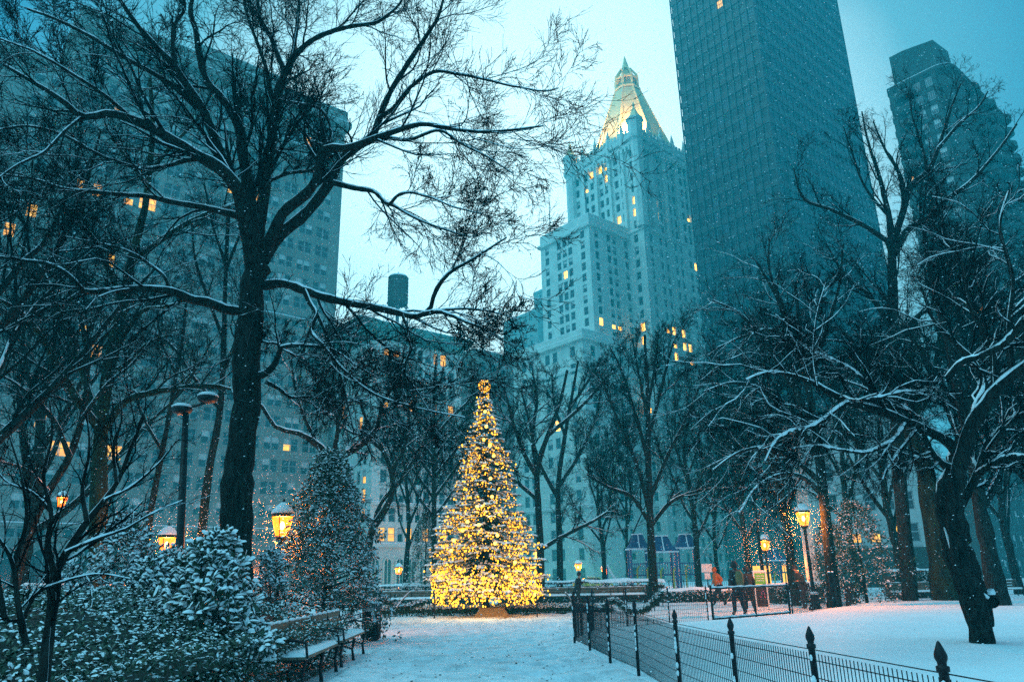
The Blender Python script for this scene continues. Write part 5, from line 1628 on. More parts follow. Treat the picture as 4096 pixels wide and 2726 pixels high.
traced('near leaning tree at lower right, thick snow along its long low limbs', [
 limb([(2264, 1510), (2262, 1492), (2254, 1430), (2240, 1380), (2218, 1310), (2202, 1230), (2197, 1170), (2203, 1100), (2225, 1030), (2250, 960), (2290, 900), (2330, 860), (2380, 830)], Y, 12.5, 27, 10),
 vlimb([(2258, 1440), (2243, 1385), (2218, 1310), (2196, 1230), (2186, 1160), (2192, 1090), (2205, 1040)], 14.1, 14.0, [25, 30, 32, 30, 27, 23, 20]),
 limb([(2246, 1400), (2262, 1388), (2279, 1374)], 14.1, 13.9, 20, 15),
 limb([(2203, 1045), (2185, 1020), (2156, 1002), (2090, 972), (2020, 943), (1950, 925), (1892, 895), (1862, 877), (1807, 859), (1760, 857), (1716, 873)], 14, 11, 13, 2),
 limb([(1950, 925), (1917, 947), (1895, 965), (1862, 982), (1818, 991), (1785, 1013), (1760, 1060)], 12.2, 11, 6, 1.5),
 limb([(2082, 975), (2060, 1009), (2020, 1031), (1991, 1040), (1936, 1035), (1881, 1024), (1826, 1031)], 13, 12, 6, 1.8),
 limb([(1960, 925), (2027, 914), (2082, 901), (2119, 906), (2145, 921), (2160, 890)], 12.2, 13, 5.5, 2), limb([(1880, 888), (1872, 840), (1872, 780), (1880, 720), (1900, 650)], 11.8, 12.5, 4, 1.5),
 limb([(2229, 1010), (2247, 932), (2266, 884), (2240, 830), (2200, 790), (2150, 740), (2120, 660)], 13.6, 15, 10, 3), limb([(2180, 870), (2211, 835), (2266, 815), (2313, 789), (2356, 738), (2400, 700)], 13, 12, 7, 8),
 limb([(2250, 1090), (2273, 1075), (2321, 1050), (2370, 1049)], 13.5, 12.5, 8, 6), limb([(2200, 1180), (2240, 1110), (2290, 1000), (2340, 960), (2390, 940)], 14, 13, 10, 6),
 limb([(2203, 1080), (2160, 1060), (2130, 1010), (2110, 960), (2070, 930)], 14, 13.2, 8, 2.5), limb([(2290, 900), (2280, 800), (2230, 700), (2210, 600), (2150, 520)], 13, 14, 9, 2.5),
 limb([(2330, 860), (2320, 760), (2330, 640), (2300, 520), (2320, 440)], 12.8, 13.5, 8, 2.5), limb([(2020, 943), (2000, 890), (1960, 850), (1900, 820), (1850, 800)], 12.8, 12.5, 4.5, 1.5)], 44, 3938, Y, snow=(1, 1, .25, .04), sthick=.9, sadd=.008, rmin=.0036, lv=dict(skip=3, k1=11, k2=9, k3=6, k4=4, lmax=1.6, trop=-.02, up=-.05, rat=.5, wig=.24), limb_n=32)
tn = bpy.data.objects[[o.name for o in bpy.data.objects if str(o.get('label', '')).startswith('near leaning')][0]]
sm = MB()
ps = [atY(x * K, y * K, 13.72) for x, y in ((2172, 1212), (2188, 1258), (2206, 1300), (2224, 1335), (2240, 1352), (2256, 1364), (2274, 1374))]
sm.tube(ps, [.01, .03, .028, .035, .04, .04, .03], 8); sm.build('snow_streak', M['snow'], tn, True)
# trees further back and at the sides
auto('tall dark tree in the thicket at the right edge', 4010, 27, 15, .3, 51, k=9, lvk=dict(k1=9, k2=8, lmax=2.6))
auto('bushy crowned tree right of the mossy trunk', 4250, 34, 17, .35, 52, k=9, lvk=dict(k1=9, k2=8))
auto('thin tree behind the far right benches', 4080, 45, 15, .25, 53)
auto('hazy tree standing left of the green board post', 2800, 52, 17, .22, 54, rmin=.009)
auto('hazy tree between the two tall lanterns', 3010, 48, 14, .2, 55, rmin=.009)
auto('trunk glowing orange behind the tallest lantern', 3180, 36, 13, .24, 56, rmin=.008, fork=.55)
auto('small tree behind the pale sign on the right', 2880, 62, 14, .2, 57, rmin=.011)
auto('hazy tree before the stone wall left of the play towers', 2420, 60, 15, .2, 58, rmin=.011)
auto('hazy tree half hidden behind the lit tree', 1900, 55, 15, .2, 59, rmin=.011)
auto('hazy tree before the arched windows', 1620, 52, 15, .2, 60, rmin=.01)
0 and auto('hazy spreading tree left of the crooked trunk', 1230, 45, 16, .24, 61, rmin=.01, lvk=dict(lmax=2.4))
0 and auto('dim tree behind the large snow capped lantern', 1010, 40, 17, .26, 62, rmin=.009, lvk=dict(lmax=2.4))
0 and auto('dim tree behind the pair of flat lamp heads', 760, 44, 17, .26, 63, rmin=.009)
0 and auto('crowded tree behind the pale forked tree', 430, 36, 17, .28, 64, rmin=.008, lvk=dict(lmax=2.6))
auto('dark tree leaning in at the far left', 40, 30, 16, .3, 65, rmin=.007, k=9, lvk=dict(k1=9, lmax=2.6))
auto('dark crown beyond the left edge reaching over the corner', -420, 17, 15, .3, 66, k=10, lvk=dict(k1=10, k2=8, lmax=2.6), spread=.8, rmin=.005)
auto('tall grey tree seen past the right side of the lit tree', 2520, 70, 17, .2, 67, rmin=.012)
auto('tall thin tree seen through the dense wide tree', 3440, 50, 17, .25, 68, rmin=.009)
auto('leafless tree filling the gap before the pale building', 3620, 42, 15, .25, 69, rmin=.009, lvk=dict(k1=9, lmax=2.4))

# ------------------------------------------------------------------ leafy plants
def leaves_mesh(name, C, D, size, wid, rng, fold=.25):
    """one folded leaf at each centre, pointing along D"""
    n = len(C); D = norm(D)
    S = norm(np.cross(D, rng.normal(size=(n, 3)) * .35 + np.array([0, 0, 1.0]))); Nn = np.cross(S, D)
    sz = size * rng.uniform(.65, 1.25, (n, 1)); w = sz * wid
    a = C - D * sz * .5; t = C + D * sz * .5 - Nn * sz * .12
    l = C + S * w - Nn * w * fold; r = C - S * w - Nn * w * fold; m = C + Nn * w * .05
    V = np.stack([a, l, t, r, m], 1).reshape(-1, 3)
    b = np.arange(n)[:, None] * 5
    Fq = np.concatenate([b + np.array([[0, 1, 4]]), b + np.array([[1, 2, 4]]), b + np.array([[2, 3, 4]]), b + np.array([[3, 0, 4]])])
    return np_mesh(name, V, [Fq], False), (S, Nn, sz, w)


def puffs_mesh(name, C, D, S, sz, w, thick, rng):
    """a little heap of snow lying on each leaf"""
    n = len(C); D = norm(D * np.array([1, 1, .6]))
    h = thick * rng.uniform(.6, 1.4, (n, 1))
    up = np.array([0, 0, 1.0])
    k = 6; ring = []
    for i in range(k):
        t = 2 * np.pi * i / k
        ring.append(C + D * (sz * .46 * np.cos(t)) + S * (w * .95 * np.sin(t)) + up * h * .05)
    mid = [C + D * (sz * .30 * np.cos(2 * np.pi * (i + .5) / k)) + S * (w * .62 * np.sin(2 * np.pi * (i + .5) / k)) + up * h * .8 for i in range(k)]
    V = np.stack(ring + mid + [C + up * h * 1.05], 1).reshape(-1, 3)
    b = np.arange(n)[:, None] * (2 * k + 1)
    Fs = []
    for i in range(k):
        j = (i + 1) % k
        Fs += [b + np.array([[i, j, k + i]]), b + np.array([[j, k + j, k + i]]), b + np.array([[k + i, k + j, 2 * k]])]
    return np_mesh(name, V, [np.concatenate(Fs)], True)


def shrub(name, label, cat, base, centres, dirs, size, wid, rng, snow=.6, thick=.02, stems=None, leafmat='leaf', group=None, kind=None, zsnow=None):
    t = thing(name, label, cat, tuple(base), group=group)
    me, (S, Nn, sz, w) = leaves_mesh('leaves', centres, dirs, size, wid, rng)
    tag(link('leaves', me, M[leafmat], t), kind='stuff')
    top = np.abs(Nn[:, 2:3]); q = (rng.random(len(centres)) < snow)
    if zsnow is not None: q &= rng.random(len(centres)) < zsnow
    tag(link('snow', puffs_mesh('snow', centres[q] + np.array([0, 0, .004]), dirs[q], S[q], sz[q], w[q], thick, rng), M['snow'], t), kind='stuff')
    if stems: link('stem', tubes_mesh('stem', stems), M['twig'], t)
    return t


def clump_centres(rng, n_cl, per, fn, r):
    """leaves in rosettes at the ends of shoots: fn(n) gives clump centres and outward directions"""
    c, d = fn(n_cl)
    C = np.repeat(c, per, 0); O = np.repeat(d, per, 0)
    dd = norm(rng.normal(size=C.shape) + O * .6 + np.array([0, 0, -.15]))
    C = C + dd * r * rng.uniform(.5, 1.1, (len(C), 1))
    return C, dd


# holly tree beside the path
rng = np.random.default_rng(70)
Yh = 19.0
hb = at_ground(1290, Yh)
def holly_fn(hb, H, Rm, tip=.25, prof=None):
    def f(n):
        z = rng.random(n) ** .8 * H
        t = z / H
        rad = Rm * (prof(t) if prof else np.clip(1.15 - t, .12, .85) / .85)
        a = rng.random(n) * 2 * np.pi; q = np.sqrt(rng.uniform(.3, 1, n)) * rad * (1 + .22 * np.sin(3 * a + z * 2.6) + .12 * np.sin(5 * a - z * 5)) * rng.uniform(.9, 1.15, n)
        c = np.stack([hb[0] + q * np.cos(a), hb[1] + q * np.sin(a), z + .1], 1)
        d = norm(np.stack([np.cos(a), np.sin(a), np.full(n, -.1)], 1))
        return c, d
    return f
C_, D_ = clump_centres(rng, 2000, 9, holly_fn(hb, 4.5, 1.4), .13)
st = [np.array([[hb + np.array([0, 0, z]) for z in np.linspace(-.1, 4.0, 8)]]), np.array([np.linspace(.07, .012, 8)]), 6]
a_ = rng.random(160) * 6.28; z_ = rng.uniform(.3, 3.8, 160)
brP = np.stack([hb + np.stack([np.cos(a_) * q * (1.1 - z_ / 4.4), np.sin(a_) * q * (1.1 - z_ / 4.4), z_ + q * .25], 1) for q in np.linspace(0, 1, 4)], 1)
shrub('holly_tree', 'tall dark holly tree laden with snow between bench and lantern', 'tree', hb, C_, D_, .105, .24, rng, .42, .02, [tuple(st), (brP, np.full((160, 4), .009), 4)])

# broad leaved shrub in front of it
Yr = 10.6
def rhodo_fn(cx, cy, rx, ry, z0, H, lean=0):
    def f(n):
        z = rng.random(n) ** .75; a = rng.random(n) * 2 * np.pi
        q = np.sqrt(rng.uniform(.25, 1, n)) * (1.02 - z ** 1.8 * .92) * (1 + .25 * np.sin(3 * a + 4 * z + cx) + .15 * np.sin(5 * a - 7 * z))
        c = np.stack([cx + q * rx * np.cos(a) + lean * z, cy + q * ry * np.sin(a), z0 + z * H + .08 * np.sin(a * 3)], 1)
        return c, norm(np.stack([np.cos(a) * .8, np.sin(a) * .8, z * 1.2], 1))
    return f
def stems_for(C, base, rng, n=60, r=.009):
    i = rng.choice(len(C), n); e = C[i]
    b = base + rng.normal(size=(n, 3)) * np.array([.12, .12, 0])
    m = b * .45 + e * .55 + rng.normal(size=(n, 3)) * .06; m[:, 2] -= .05
    P = np.stack([b, b * .5 + m * .5 + np.array([0, 0, .08]), m, e], 1)
    return (P, np.linspace(r, r * .3, 4)[None, :].repeat(n, 0), 4)
for (px, Y_, rx, H, lab, n_, sz_) in ((800, 10.4, .95, 2.05, 'snow laden rhododendron with big drooping leaves below the main trunk', 300, .135), (900, 11.2, .6, 1.15, 'low snowy rhododendron spreading towards the bench', 170, .125), (560, 11.5, .9, 1.75, 'snowy leafy shrub under the orange lantern', 230, .12), (430, 13.5, 1.3, 2.6, 'tall snowy evergreen shrub behind the bare twigs', 420, .10), (1060, 15.5, .5, 2.1, 'small evergreen just below the large lantern', 130, .10), (640, 15.5, 1.0, 2.1, 'snowy evergreen beside the dark lamp pole', 240, .10)):
    b_ = at_ground(px, Y_)
    C_, D_ = clump_centres(rng, n_, 9, rhodo_fn(b_[0], Y_, rx, rx * .8, .25, H - .25), .13)
    shrub('evergreen_shrub', lab, 'shrub', b_, C_, D_, sz_, .24, rng, .62, .03, [stems_for(C_, b_, rng)])
# clipped hedge filling the left foreground
def hedge_z(x, y):
    return .80 + .56 * smooth((-3.15 - x) / 2.2) + .12 * vnoise(x * 1.1, y * 1.1, 31) - .10 * smooth((y - 10) / 6) - .25 * smooth((6.5 - y) / 3)
n = 76000
y_ = 3.6 + (rng.random(n) ** 1.25) * 11.5; x_ = -3.25 - rng.random(n) ** 1.1 * (2.5 + y_ * .55)
zz = hedge_z(x_, y_)
u_ = rng.random(n); dp = np.where(u_ < .72, rng.random(n) * .10, rng.random(n) * .8)
edge = (rng.random(n) < .13); x_[edge] = -3.2 - rng.random(edge.sum()) * .12; zz = hedge_z(x_, y_)
z_ = np.where(edge, rng.random(n) * zz, zz - dp)
C_ = np.stack([x_, y_, np.maximum(z_, .06)], 1)
D_ = norm(rng.normal(size=(n, 3)) * np.array([1, 1, .6]) + np.array([.1, -.25, .15]))
t = thing('clipped_hedge', 'low dense hedge of small snowy leaves filling the left foreground', 'hedge', (-5, 8, 0))
me, (S, Nn, sz, w) = leaves_mesh('leaves', C_, D_, .058, .26, rng); tag(link('leaves', me, M['leaf'], t), kind='stuff')
q = (rng.random(n) < .27) & (dp < .14)
tag(link('snow', puffs_mesh('snow', C_[q], D_[q], S[q], sz[q], w[q], .008, rng), M['snow'], t), kind='stuff')
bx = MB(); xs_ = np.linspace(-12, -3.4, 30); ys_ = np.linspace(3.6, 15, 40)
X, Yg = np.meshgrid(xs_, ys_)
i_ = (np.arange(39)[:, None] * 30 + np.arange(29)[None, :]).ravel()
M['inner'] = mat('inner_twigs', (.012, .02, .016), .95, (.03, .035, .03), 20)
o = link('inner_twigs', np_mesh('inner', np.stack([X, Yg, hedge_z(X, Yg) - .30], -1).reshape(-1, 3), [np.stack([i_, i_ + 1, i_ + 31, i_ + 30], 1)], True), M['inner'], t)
# snow pillows lying on the hedge
sp = MB(); rs = np.random.default_rng(5)
for k in range(0):
    yy = rs.uniform(6.5, 14); xx = -3.3 - rs.random() * (2 + yy * .5); r = rs.uniform(.05, .16)
    sp.ball((xx, yy, float(hedge_z(np.array(xx), np.array(yy))) + .01), r, 9, 6, (1.3, 1, .3))

# bare bush in the left foreground
rngb = np.random.default_rng(88)
bush = [limb([(95, 1620), (110, 1480), (120, 1400), (128, 1320), (160, 1260), (200, 1200), (240, 1150), (268, 1110), (300, 1030), (330, 960)], 5.2, 5.4, 13, 3),
        limb([(128, 1330), (110, 1250), (118, 1180), (100, 1100), (120, 1000), (115, 920)], 5.2, 5.0, 7, 1.5), limb([(200, 1200), (190, 1120), (205, 1040), (200, 950)], 5.2, 5.2, 6, 1.5),
        limb([(150, 1270), (220, 1240), (290, 1215), (350, 1180), (420, 1150)], 5.2, 5.6, 5, 1.3), limb([(60, 1480), (40, 1380), (30, 1300), (0, 1240), (-30, 1200)], 5.0, 4.7, 7, 2),
        limb([(45, 1440), (90, 1360), (150, 1335), (230, 1320), (300, 1330)], 5.0, 5.3, 5, 1.4), limb([(240, 1150), (300, 1120), (360, 1070), (410, 1010)], 5.3, 5.6, 4.5, 1.2), limb([(30, 1300), (60, 1200), (50, 1100), (20, 1000)], 4.9, 4.7, 5, 1.5), limb([(268, 1110), (262, 1030), (280, 960), (275, 900)], 5.3, 5.3, 4.5, 1.2), limb([(10, 1420), (-10, 1300), (-60, 1100)], 4.8, 4.6, 6, 3), limb([(120, 1180), (70, 1130), (20, 1110), (-30, 1050)], 5.2, 4.9, 4, 1.2)]
build_tree('bare_bush', 'black bare bush with arching twigs in the near left corner', bush, 88, [dict(k=8, t0=.12, ang=(20, 55), ratio=.5, n=7, wig=.16, trop=.06, rr=.45, lmax=.9, tipr=.4, up=.1), dict(k=6, t0=.12, ang=(20, 50), ratio=.55, n=5, wig=.16, trop=.06, rr=.6, lmax=.5), dict(k=4, t0=.15, ang=(20, 50), ratio=.5, n=4, wig=.15, trop=.05, rr=.8, lmax=.22)], snow=(1, .25, 0), rmin=.0016, cat='bush', parts=('trunk', 'crown', 'snow'), sthick=.7, sadd=.002, base=(bush[0][0][0][0], 5.2, 0))

# evergreens further off
def conifer_prof(t): return np.clip(1 - t, .03, 1) ** .8
for (px, Y_, H, Rr_, lab, n_) in ((1700, 46, 5.6, 1.45, 'snowy dark evergreen just left of the lit tree', 700), (3470, 34, 4.3, 1.9, 'loose holly tree with snowy leaves right of the tallest lantern', 700), (3350, 36, 3.6, 1.2, 'smaller holly tree behind the square posts', 400)):
    b_ = at_ground(px, Y_); C_, D_ = clump_centres(rng, n_, 8, holly_fn(b_, H, Rr_, prof=conifer_prof if px == 1700 else None), .16)
    s1 = (np.array([[b_ + np.array([0, 0, z]) for z in np.linspace(-.1, H * .95, 6)]]), np.array([np.linspace(.08, .015, 6)]), 6)
    shrub('holly_tree', lab, 'tree', b_, C_, D_, .12, .26, rng, .25, .02, [s1])
# snowy hedges behind the lit tree
def hedge_row(lab, px0, px1, Y_, H, dep, n_, sz=.10):
    a = at_ground(px0, Y_); b = at_ground(px1, Y_)
    x = rng.uniform(a[0], b[0], n_); y = Y_ + rng.uniform(-dep / 2, dep / 2, n_); top = rng.random(n_) < .5
    hh = H * (.9 + .2 * vnoise(x * .8, y * .8, 3))
    z = np.where(top, hh - rng.random(n_) * .08, rng.random(n_) * hh); y = np.where(top, y, Y_ - dep / 2 + rng.random(n_) * .15)
    C = np.stack([x, y, z], 1); D = norm(rng.normal(size=(n_, 3)) + np.array([0, -.4, .1]))
    t = thing('park_hedge', lab, 'hedge', (a[0] * .5 + b[0] * .5, Y_, 0))
    me, (S, Nn, sz_, w) = leaves_mesh('leaves', C, D, sz, .3, rng); tag(link('leaves', me, M['leaf'], t), kind='stuff')
    q = rng.random(n_) < np.where(z > hh - .25, .8, .25)
    tag(link('snow', puffs_mesh('snow', C[q], D[q], S[q], sz_[q], w[q], .035, rng), M['snow'], t), kind='stuff')
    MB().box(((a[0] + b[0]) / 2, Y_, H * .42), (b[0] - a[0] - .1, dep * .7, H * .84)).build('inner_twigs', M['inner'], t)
    nx = 90; xs = np.linspace(a[0], b[0], nx); ys = np.linspace(Y_ - dep * .45, Y_ + dep * .45, 6); X, Yg = np.meshgrid(xs, ys)
    e = np.minimum(Yg - ys[0], ys[-1] - Yg)
    Z = H * (.9 + .2 * vnoise(X * .8, Yg * .8, 3)) - .05 + .14 * np.sqrt(np.clip(e / .3, 0, 1)) + .05 * vnoise(X * 4, Yg * 4, 6)
    i = (np.arange(5)[:, None] * nx + np.arange(nx - 1)[None, :]).ravel()
    link('top_snow', np_mesh('top_snow', np.stack([X, Yg, Z], -1).reshape(-1, 3), [np.stack([i, i + 1, i + nx + 1, i + nx], 1)], True), M['snow'], t)
hedge_row('snow topped hedge behind the benches left of the lit tree', 1330, 1950, 46, 1.15, 1.3, 2600)
hedge_row('snow topped hedge behind the benches right of the lit tree', 1990, 2660, 46, 1.15, 1.3, 2800)
hedge_row('uneven snowy rose bed behind the gate', 2640, 3020, 44, .65, 1.6, 1600)
hedge_row('snowy low bushes right of the green board', 3085, 3330, 39, .9, 1.5, 1400)
hedge_row('snow covered bushes behind the right hand bench', 3560, 3800, 42, 1.4, 1.5, 1200)
hedge_row('dim snowy hedge behind the hedge at far left', 100, 1100, 25, 1.5, 1.5, 5000, .09)

# ------------------------------------------------------------------ evergreen garland by the lit tree
def garland(lab, pts, r, n_, seed):
    rs = np.random.default_rng(seed)
    p, _ = resample(pts, [1] * len(pts), 60)
    t = thing('evergreen_garland', lab, 'garland', tuple(p[0]))
    u = rs.random(n_) * 58.9; i = u.astype(int); f = (u - i)[:, None]
    c = p[i] * (1 - f) + p[i + 1] * f
    off = norm(rs.normal(size=(n_, 3))) * (r * np.sqrt(rs.random((n_, 1))))
    D = norm(off + rs.normal(size=(n_, 3)) * r * .7 + np.array([0, 0, -r * .5]))
    me, (S, Nn, sz, w) = leaves_mesh('needles', c + off, D, .16, .09, rs); link('needles', me, M['needle'], t)
    q = (off[:, 2] > r * .2) & (rs.random(n_) < .7)
    link('snow', puffs_mesh('snow', (c + off)[q], D[q], S[q], sz[q] * .7, w[q] * 2, .02, rs), M['snow'], t)
    link('core', tubes_mesh('core', [(p[None], np.full((1, 60), r * .45), 6)]), M['inner'], t)
    return t
def gz(px, py, Y): return atY(px, py, Y)
garland('thick evergreen garland lying left of the lit tree', [gz(1510, 2445, 33), gz(1600, 2440, 33), gz(1750, 2440, 33), gz(1900, 2438, 33), gz(2050, 2436, 33)], .26, 5200, 1)
garland('thick evergreen garland lying right of the lit tree', [gz(2010, 2436, 33), gz(2150, 2434, 33), gz(2280, 2432, 33), gz(2450, 2436, 33)], .25, 4600, 2)
garland('drooping evergreen garland hung on the thin posts', [gz(2390, 2440, 27), gz(2460, 2400, 27.2), gz(2500, 2430, 27), gz(2570, 2440, 26.5), gz(2620, 2400, 26), gz(2650, 2365, 26)], .13, 1700, 3)
garland('drooping evergreen garland with a snowy branch by the litter bin', [gz(1470, 2405, 27), gz(1540, 2400, 27.3), gz(1590, 2425, 27.5), gz(1700, 2405, 28)], .12, 1200, 4)
for lab, a, b_ in (('pale bare branch propped over the left garland', (1585, 2430), (1640, 2365)), ('pale bare branch leaning beside the corner post', (2262, 2370), (2290, 2410))):
    A = gz(*a, 26); B = gz(*b_, 26.3); t = thing('fallen_branch', lab, 'branch', tuple(A))
    MB().tube([A, A * .5 + B * .5 + UP * .03, B], [.03, .025, .012], 6).build('wood', M['wood'], t); MB().tube([A + UP * .03, A * .5 + B * .5 + UP * .06, B + UP * .02], [.02, .02, .008], 6).build('snow', M['snow'], t)

# ------------------------------------------------------------------ the lit tree
rng = np.random.default_rng(123)
YX = 32.0
xb = gpt(1948, 2462); xb = np.array([at_ground(1945, YX)[0], YX, 0.05])
top = atY(1938, 1575, YX)
HX = top[2]
prof_px = [(1575, 12), (1640, 32), (1700, 54), (1760, 76), (1830, 96), (1900, 112), (1950, 122), (1985, 134), (2030, 148), (2080, 172), (2130, 188), (2180, 200), (2240, 208), (2300, 216), (2350, 216), (2395, 208), (2432, 180)]
pz = np.array([atY(1940, y, YX)[2] for y, w in prof_px])[::-1]
pw = np.array([w for y, w in prof_px])[::-1] * YX / 3050.0
def Rz(z): return np.interp(z, pz, pw)
LEAN = (top[0] - xb[0]) / HX
def axis(z): return xb[0] + LEAN * z
xt = thing('christmas_tree', 'tall conical spruce covered in yellow lights and snow with glowing ball on top', 'christmas tree', tuple(xb))
zz_ = np.linspace(0, HX, 8)
link('trunk', tubes_mesh('trunk', [(np.array([[[axis(z), YX, z] for z in zz_]]), np.array([np.linspace(.15, .02, 8)]), 8)]), M['bark'], xt)
nb = 720
zb = .72 + (HX - .6) * rng.random(nb) ** 1.35
az = rng.random(nb) * 2 * np.pi
Rb = Rz(zb) * (.72 + .36 * rng.random(nb)) * (1 + .08 * np.sin(az * 3 + zb * 1.3) + .06 * np.sin(az * 7 - zb * 3.1))
n_ = 7; s_ = np.linspace(0, 1, n_)
bp = np.empty((nb, n_, 3))
for j, s in enumerate(s_):
    r = Rb * s
    bp[:, j, 0] = axis(zb) + r * np.cos(az); bp[:, j, 1] = YX + r * np.sin(az)
    bp[:, j, 2] = zb + .28 * Rb * (1 - s) - .10 * Rb + .10 * Rb * s ** 3
link('branches', tubes_mesh('branches', [(bp, np.linspace(.018, .005, n_)[None].repeat(nb, 0), 4)]), M['twig'], xt)
# sprays of needles along the branches
NS = 16000
bi = rng.choice(nb, NS, p=Rb / Rb.sum()); s = 1 - rng.random(NS) ** 1.7 * .75
f = s * (n_ - 1); i = np.clip(f.astype(int), 0, n_ - 2); u = (f - i)[:, None]
cs = bp[bi, i] * (1 - u) + bp[bi, i + 1] * u
tdir = norm(bp[bi, i + 1] - bp[bi, i])
side = norm(np.cross(tdir, UP)) * rng.choice([-1, 1], (NS, 1))
sd_ = norm(tdir * rng.uniform(.4, 1, (NS, 1)) + side * rng.uniform(.1, 1, (NS, 1)) + rng.normal(size=(NS, 3)) * .12 + np.array([0, 0, -.12]))
per = 9
C = np.repeat(cs, per, 0); SDr = np.repeat(sd_, per, 0); q = np.tile(np.linspace(0, 1, per), NS)[:, None]
ln = .20 + .10 * rng.random((NS, 1)); Ln = np.repeat(ln, per, 0)
C = C + SDr * q * Ln
nd = norm(SDr * .9 + norm(rng.normal(size=C.shape)) * .75)
w = norm(np.cross(nd, rng.normal(size=C.shape))) * .0075
tip = C + nd * .075
V = np.stack([C - w, C + w, tip], 1).reshape(-1, 3)
Fq = np.arange(len(V)).reshape(-1, 3)
tag(link('needles', np_mesh('needles', V, [Fq]), M['needle'], xt), kind='stuff')
# snow on the sprays
m_ = rng.random(NS) < .38
S_ = norm(np.cross(sd_, UP))
link('snow', puffs_mesh('snow', (cs + sd_ * .12 + UP * .02)[m_], sd_[m_], S_[m_], np.full((m_.sum(), 1), .20) * rng.uniform(.6, 1.3, (m_.sum(), 1)), np.full((m_.sum(), 1), .045), .055, rng), M['snow'], xt)
# lights
M['bulb'] = mat('fairy_bulb', (1, .7, .1), .4, emit=(1.0, .40, .015), es=2.1)
M['bulb_hot'] = mat('bright_bulb', (1, .8, .3), .4, emit=(1.0, .48, .05), es=3)
def bulb_mesh(r, n=6, m=4): return MB().ball((0, 0, 0), r, n, m, (1, 1, 1.35))
NB = 5600
bi2 = rng.choice(nb, NB, p=Rb / Rb.sum()); s2_ = 1 - rng.random(NB) ** 1.5 * .45
f = s2_ * (n_ - 1); i = np.clip(f.astype(int), 0, n_ - 2); u = (f - i)[:, None]
Bp = bp[bi2, i] * (1 - u) + bp[bi2, i + 1] * u + rng.normal(size=(NB, 3)) * np.array([.10, .10, .07]) - np.array([0, 0, .03])
low = rng.random(NB) < .2                       # the skirt is the most thickly strung part
Bp[low, 2] = rng.uniform(.45, 1.9, low.sum()); aa = rng.random(low.sum()) * 6.283; rq = Rz(Bp[low, 2]) * rng.uniform(.8, 1.02, low.sum())
Bp[low, 0] = axis(Bp[low, 2]) + rq * np.cos(aa); Bp[low, 1] = YX + rq * np.sin(aa)
front = Bp[:, 1] < YX + .3
Bp = np.concatenate([Bp[front], Bp[~front][::2]])
order = np.argsort(Bp[:, 1]); 
bsrc = bulb_mesh(.0215); bme_ = bsrc.mesh('fairy_light'); bme_.materials.append(M['bulb'])
pick = order[:500][::6][:84]
for k in pick:
    o = bpy.data.objects.new('fairy_light', bme_); COL.objects.link(o); o.parent = xt; o.matrix_parent_inverse = MW(xt).inverted(); o.location = Vector(Bp[k])
rest = np.setdiff1d(np.arange(len(Bp)), pick)
bv = np.array(bsrc.v); tri = [f for f in bsrc.f if len(f) == 3]; qd = [f for f in bsrc.f if len(f) == 4]
scl = rng.uniform(.6, 1.6, (len(rest), 1, 1))
V = (Bp[rest][:, None, :] + bv[None] * scl).reshape(-1, 3); o_ = (np.arange(len(rest)) * len(bv))[:, None, None]
link_o = link('string_lights', np_mesh('string_lights', V, [(np.array(tri)[None] + o_).reshape(-1, 3), (np.array(qd)[None] + o_).reshape(-1, 4)], True), M['bulb'], xt); tag(link_o, kind='stuff')
hot = [(1940, 1645), (1945, 1705), (1935, 1757), (1960, 1780), (1975, 1822), (1938, 1858), (1962, 1912), (1968, 1985), (1908, 2025), (1915, 2098), (1990, 2140), (1980, 2172), (1805, 2200), (1870, 2085), (2060, 2247), (2025, 2305), (2140, 2375), (2095, 2180), (1815, 2160), (1760, 2310), (1850, 2120)]
hm_ = MB().ball((0, 0, 0), .07, 8, 6).mesh('bright_bulb'); hm_.materials.append(M['bulb_hot'])
for (x, y) in hot:
    p = atY(x, y, YX); r = float(Rz(p[2])); dx = p[0] - axis(p[2]); dy = math.sqrt(max(.01, (r * .97) ** 2 - dx * dx)) if abs(dx) < r * .97 else .05
    p = atY(x, y, YX - dy)
    o = bpy.data.objects.new('bright_bulb', hm_); COL.objects.link(o); o.parent = xt; o.matrix_parent_inverse = MW(xt).inverted(); o.location = Vector(p)
# the glowing ball on top: hoops strung with bulbs
tc_ = atY(1938, 1543, YX); rb = 25 / 3050 * YX
hp = MB()
for k in range(6):
    a = k * math.pi / 6; hp.tube([tc_ + np.array([math.cos(a) * math.cos(t) * rb, math.sin(a) * math.cos(t) * rb, math.sin(t) * rb]) for t in np.linspace(0, 2 * math.pi, 25)], .006, 4, False)
M['brass'] = mat('brass_wire', (.6, .42, .15), .4, metal=.8)
tb_o = hp.build('tree_topper', M['brass'], xt)
bm2 = MB()
for k in range(12):
    a = k * math.pi / 6
    for t in np.linspace(-1.35, 1.35, 9): bm2.ball(tuple(tc_ + np.array([math.cos(a) * math.cos(t) * rb, math.sin(a) * math.cos(t) * rb, math.sin(t) * rb])), .028, 5, 4)
o = bm2.build('string_lights', M['bulb'], tb_o); tag(o, kind='stuff')
for (x, y, z, e) in ((0, -2.9, 1.2, 120), (1.6, -2.2, 1.6, 70), (-1.8, -2.2, 1.4, 70), (0, -1.9, 4.0, 70), (0, -1.3, 6.6, 40), (0, 1.8, 2.5, 60), (0, 0, HX + .3, 25)):
    l = bpy.data.lights.new('tree_glow', 'POINT'); l.energy = e * .38; l.color = (1, .55, .16); l.shadow_soft_size = .5
    lo = bpy.data.objects.new('tree_glow', l); COL.objects.link(lo); lo.location = (axis(z) + x, YX + y, z); lo.parent = xt; lo.matrix_parent_inverse = MW(xt).inverted()
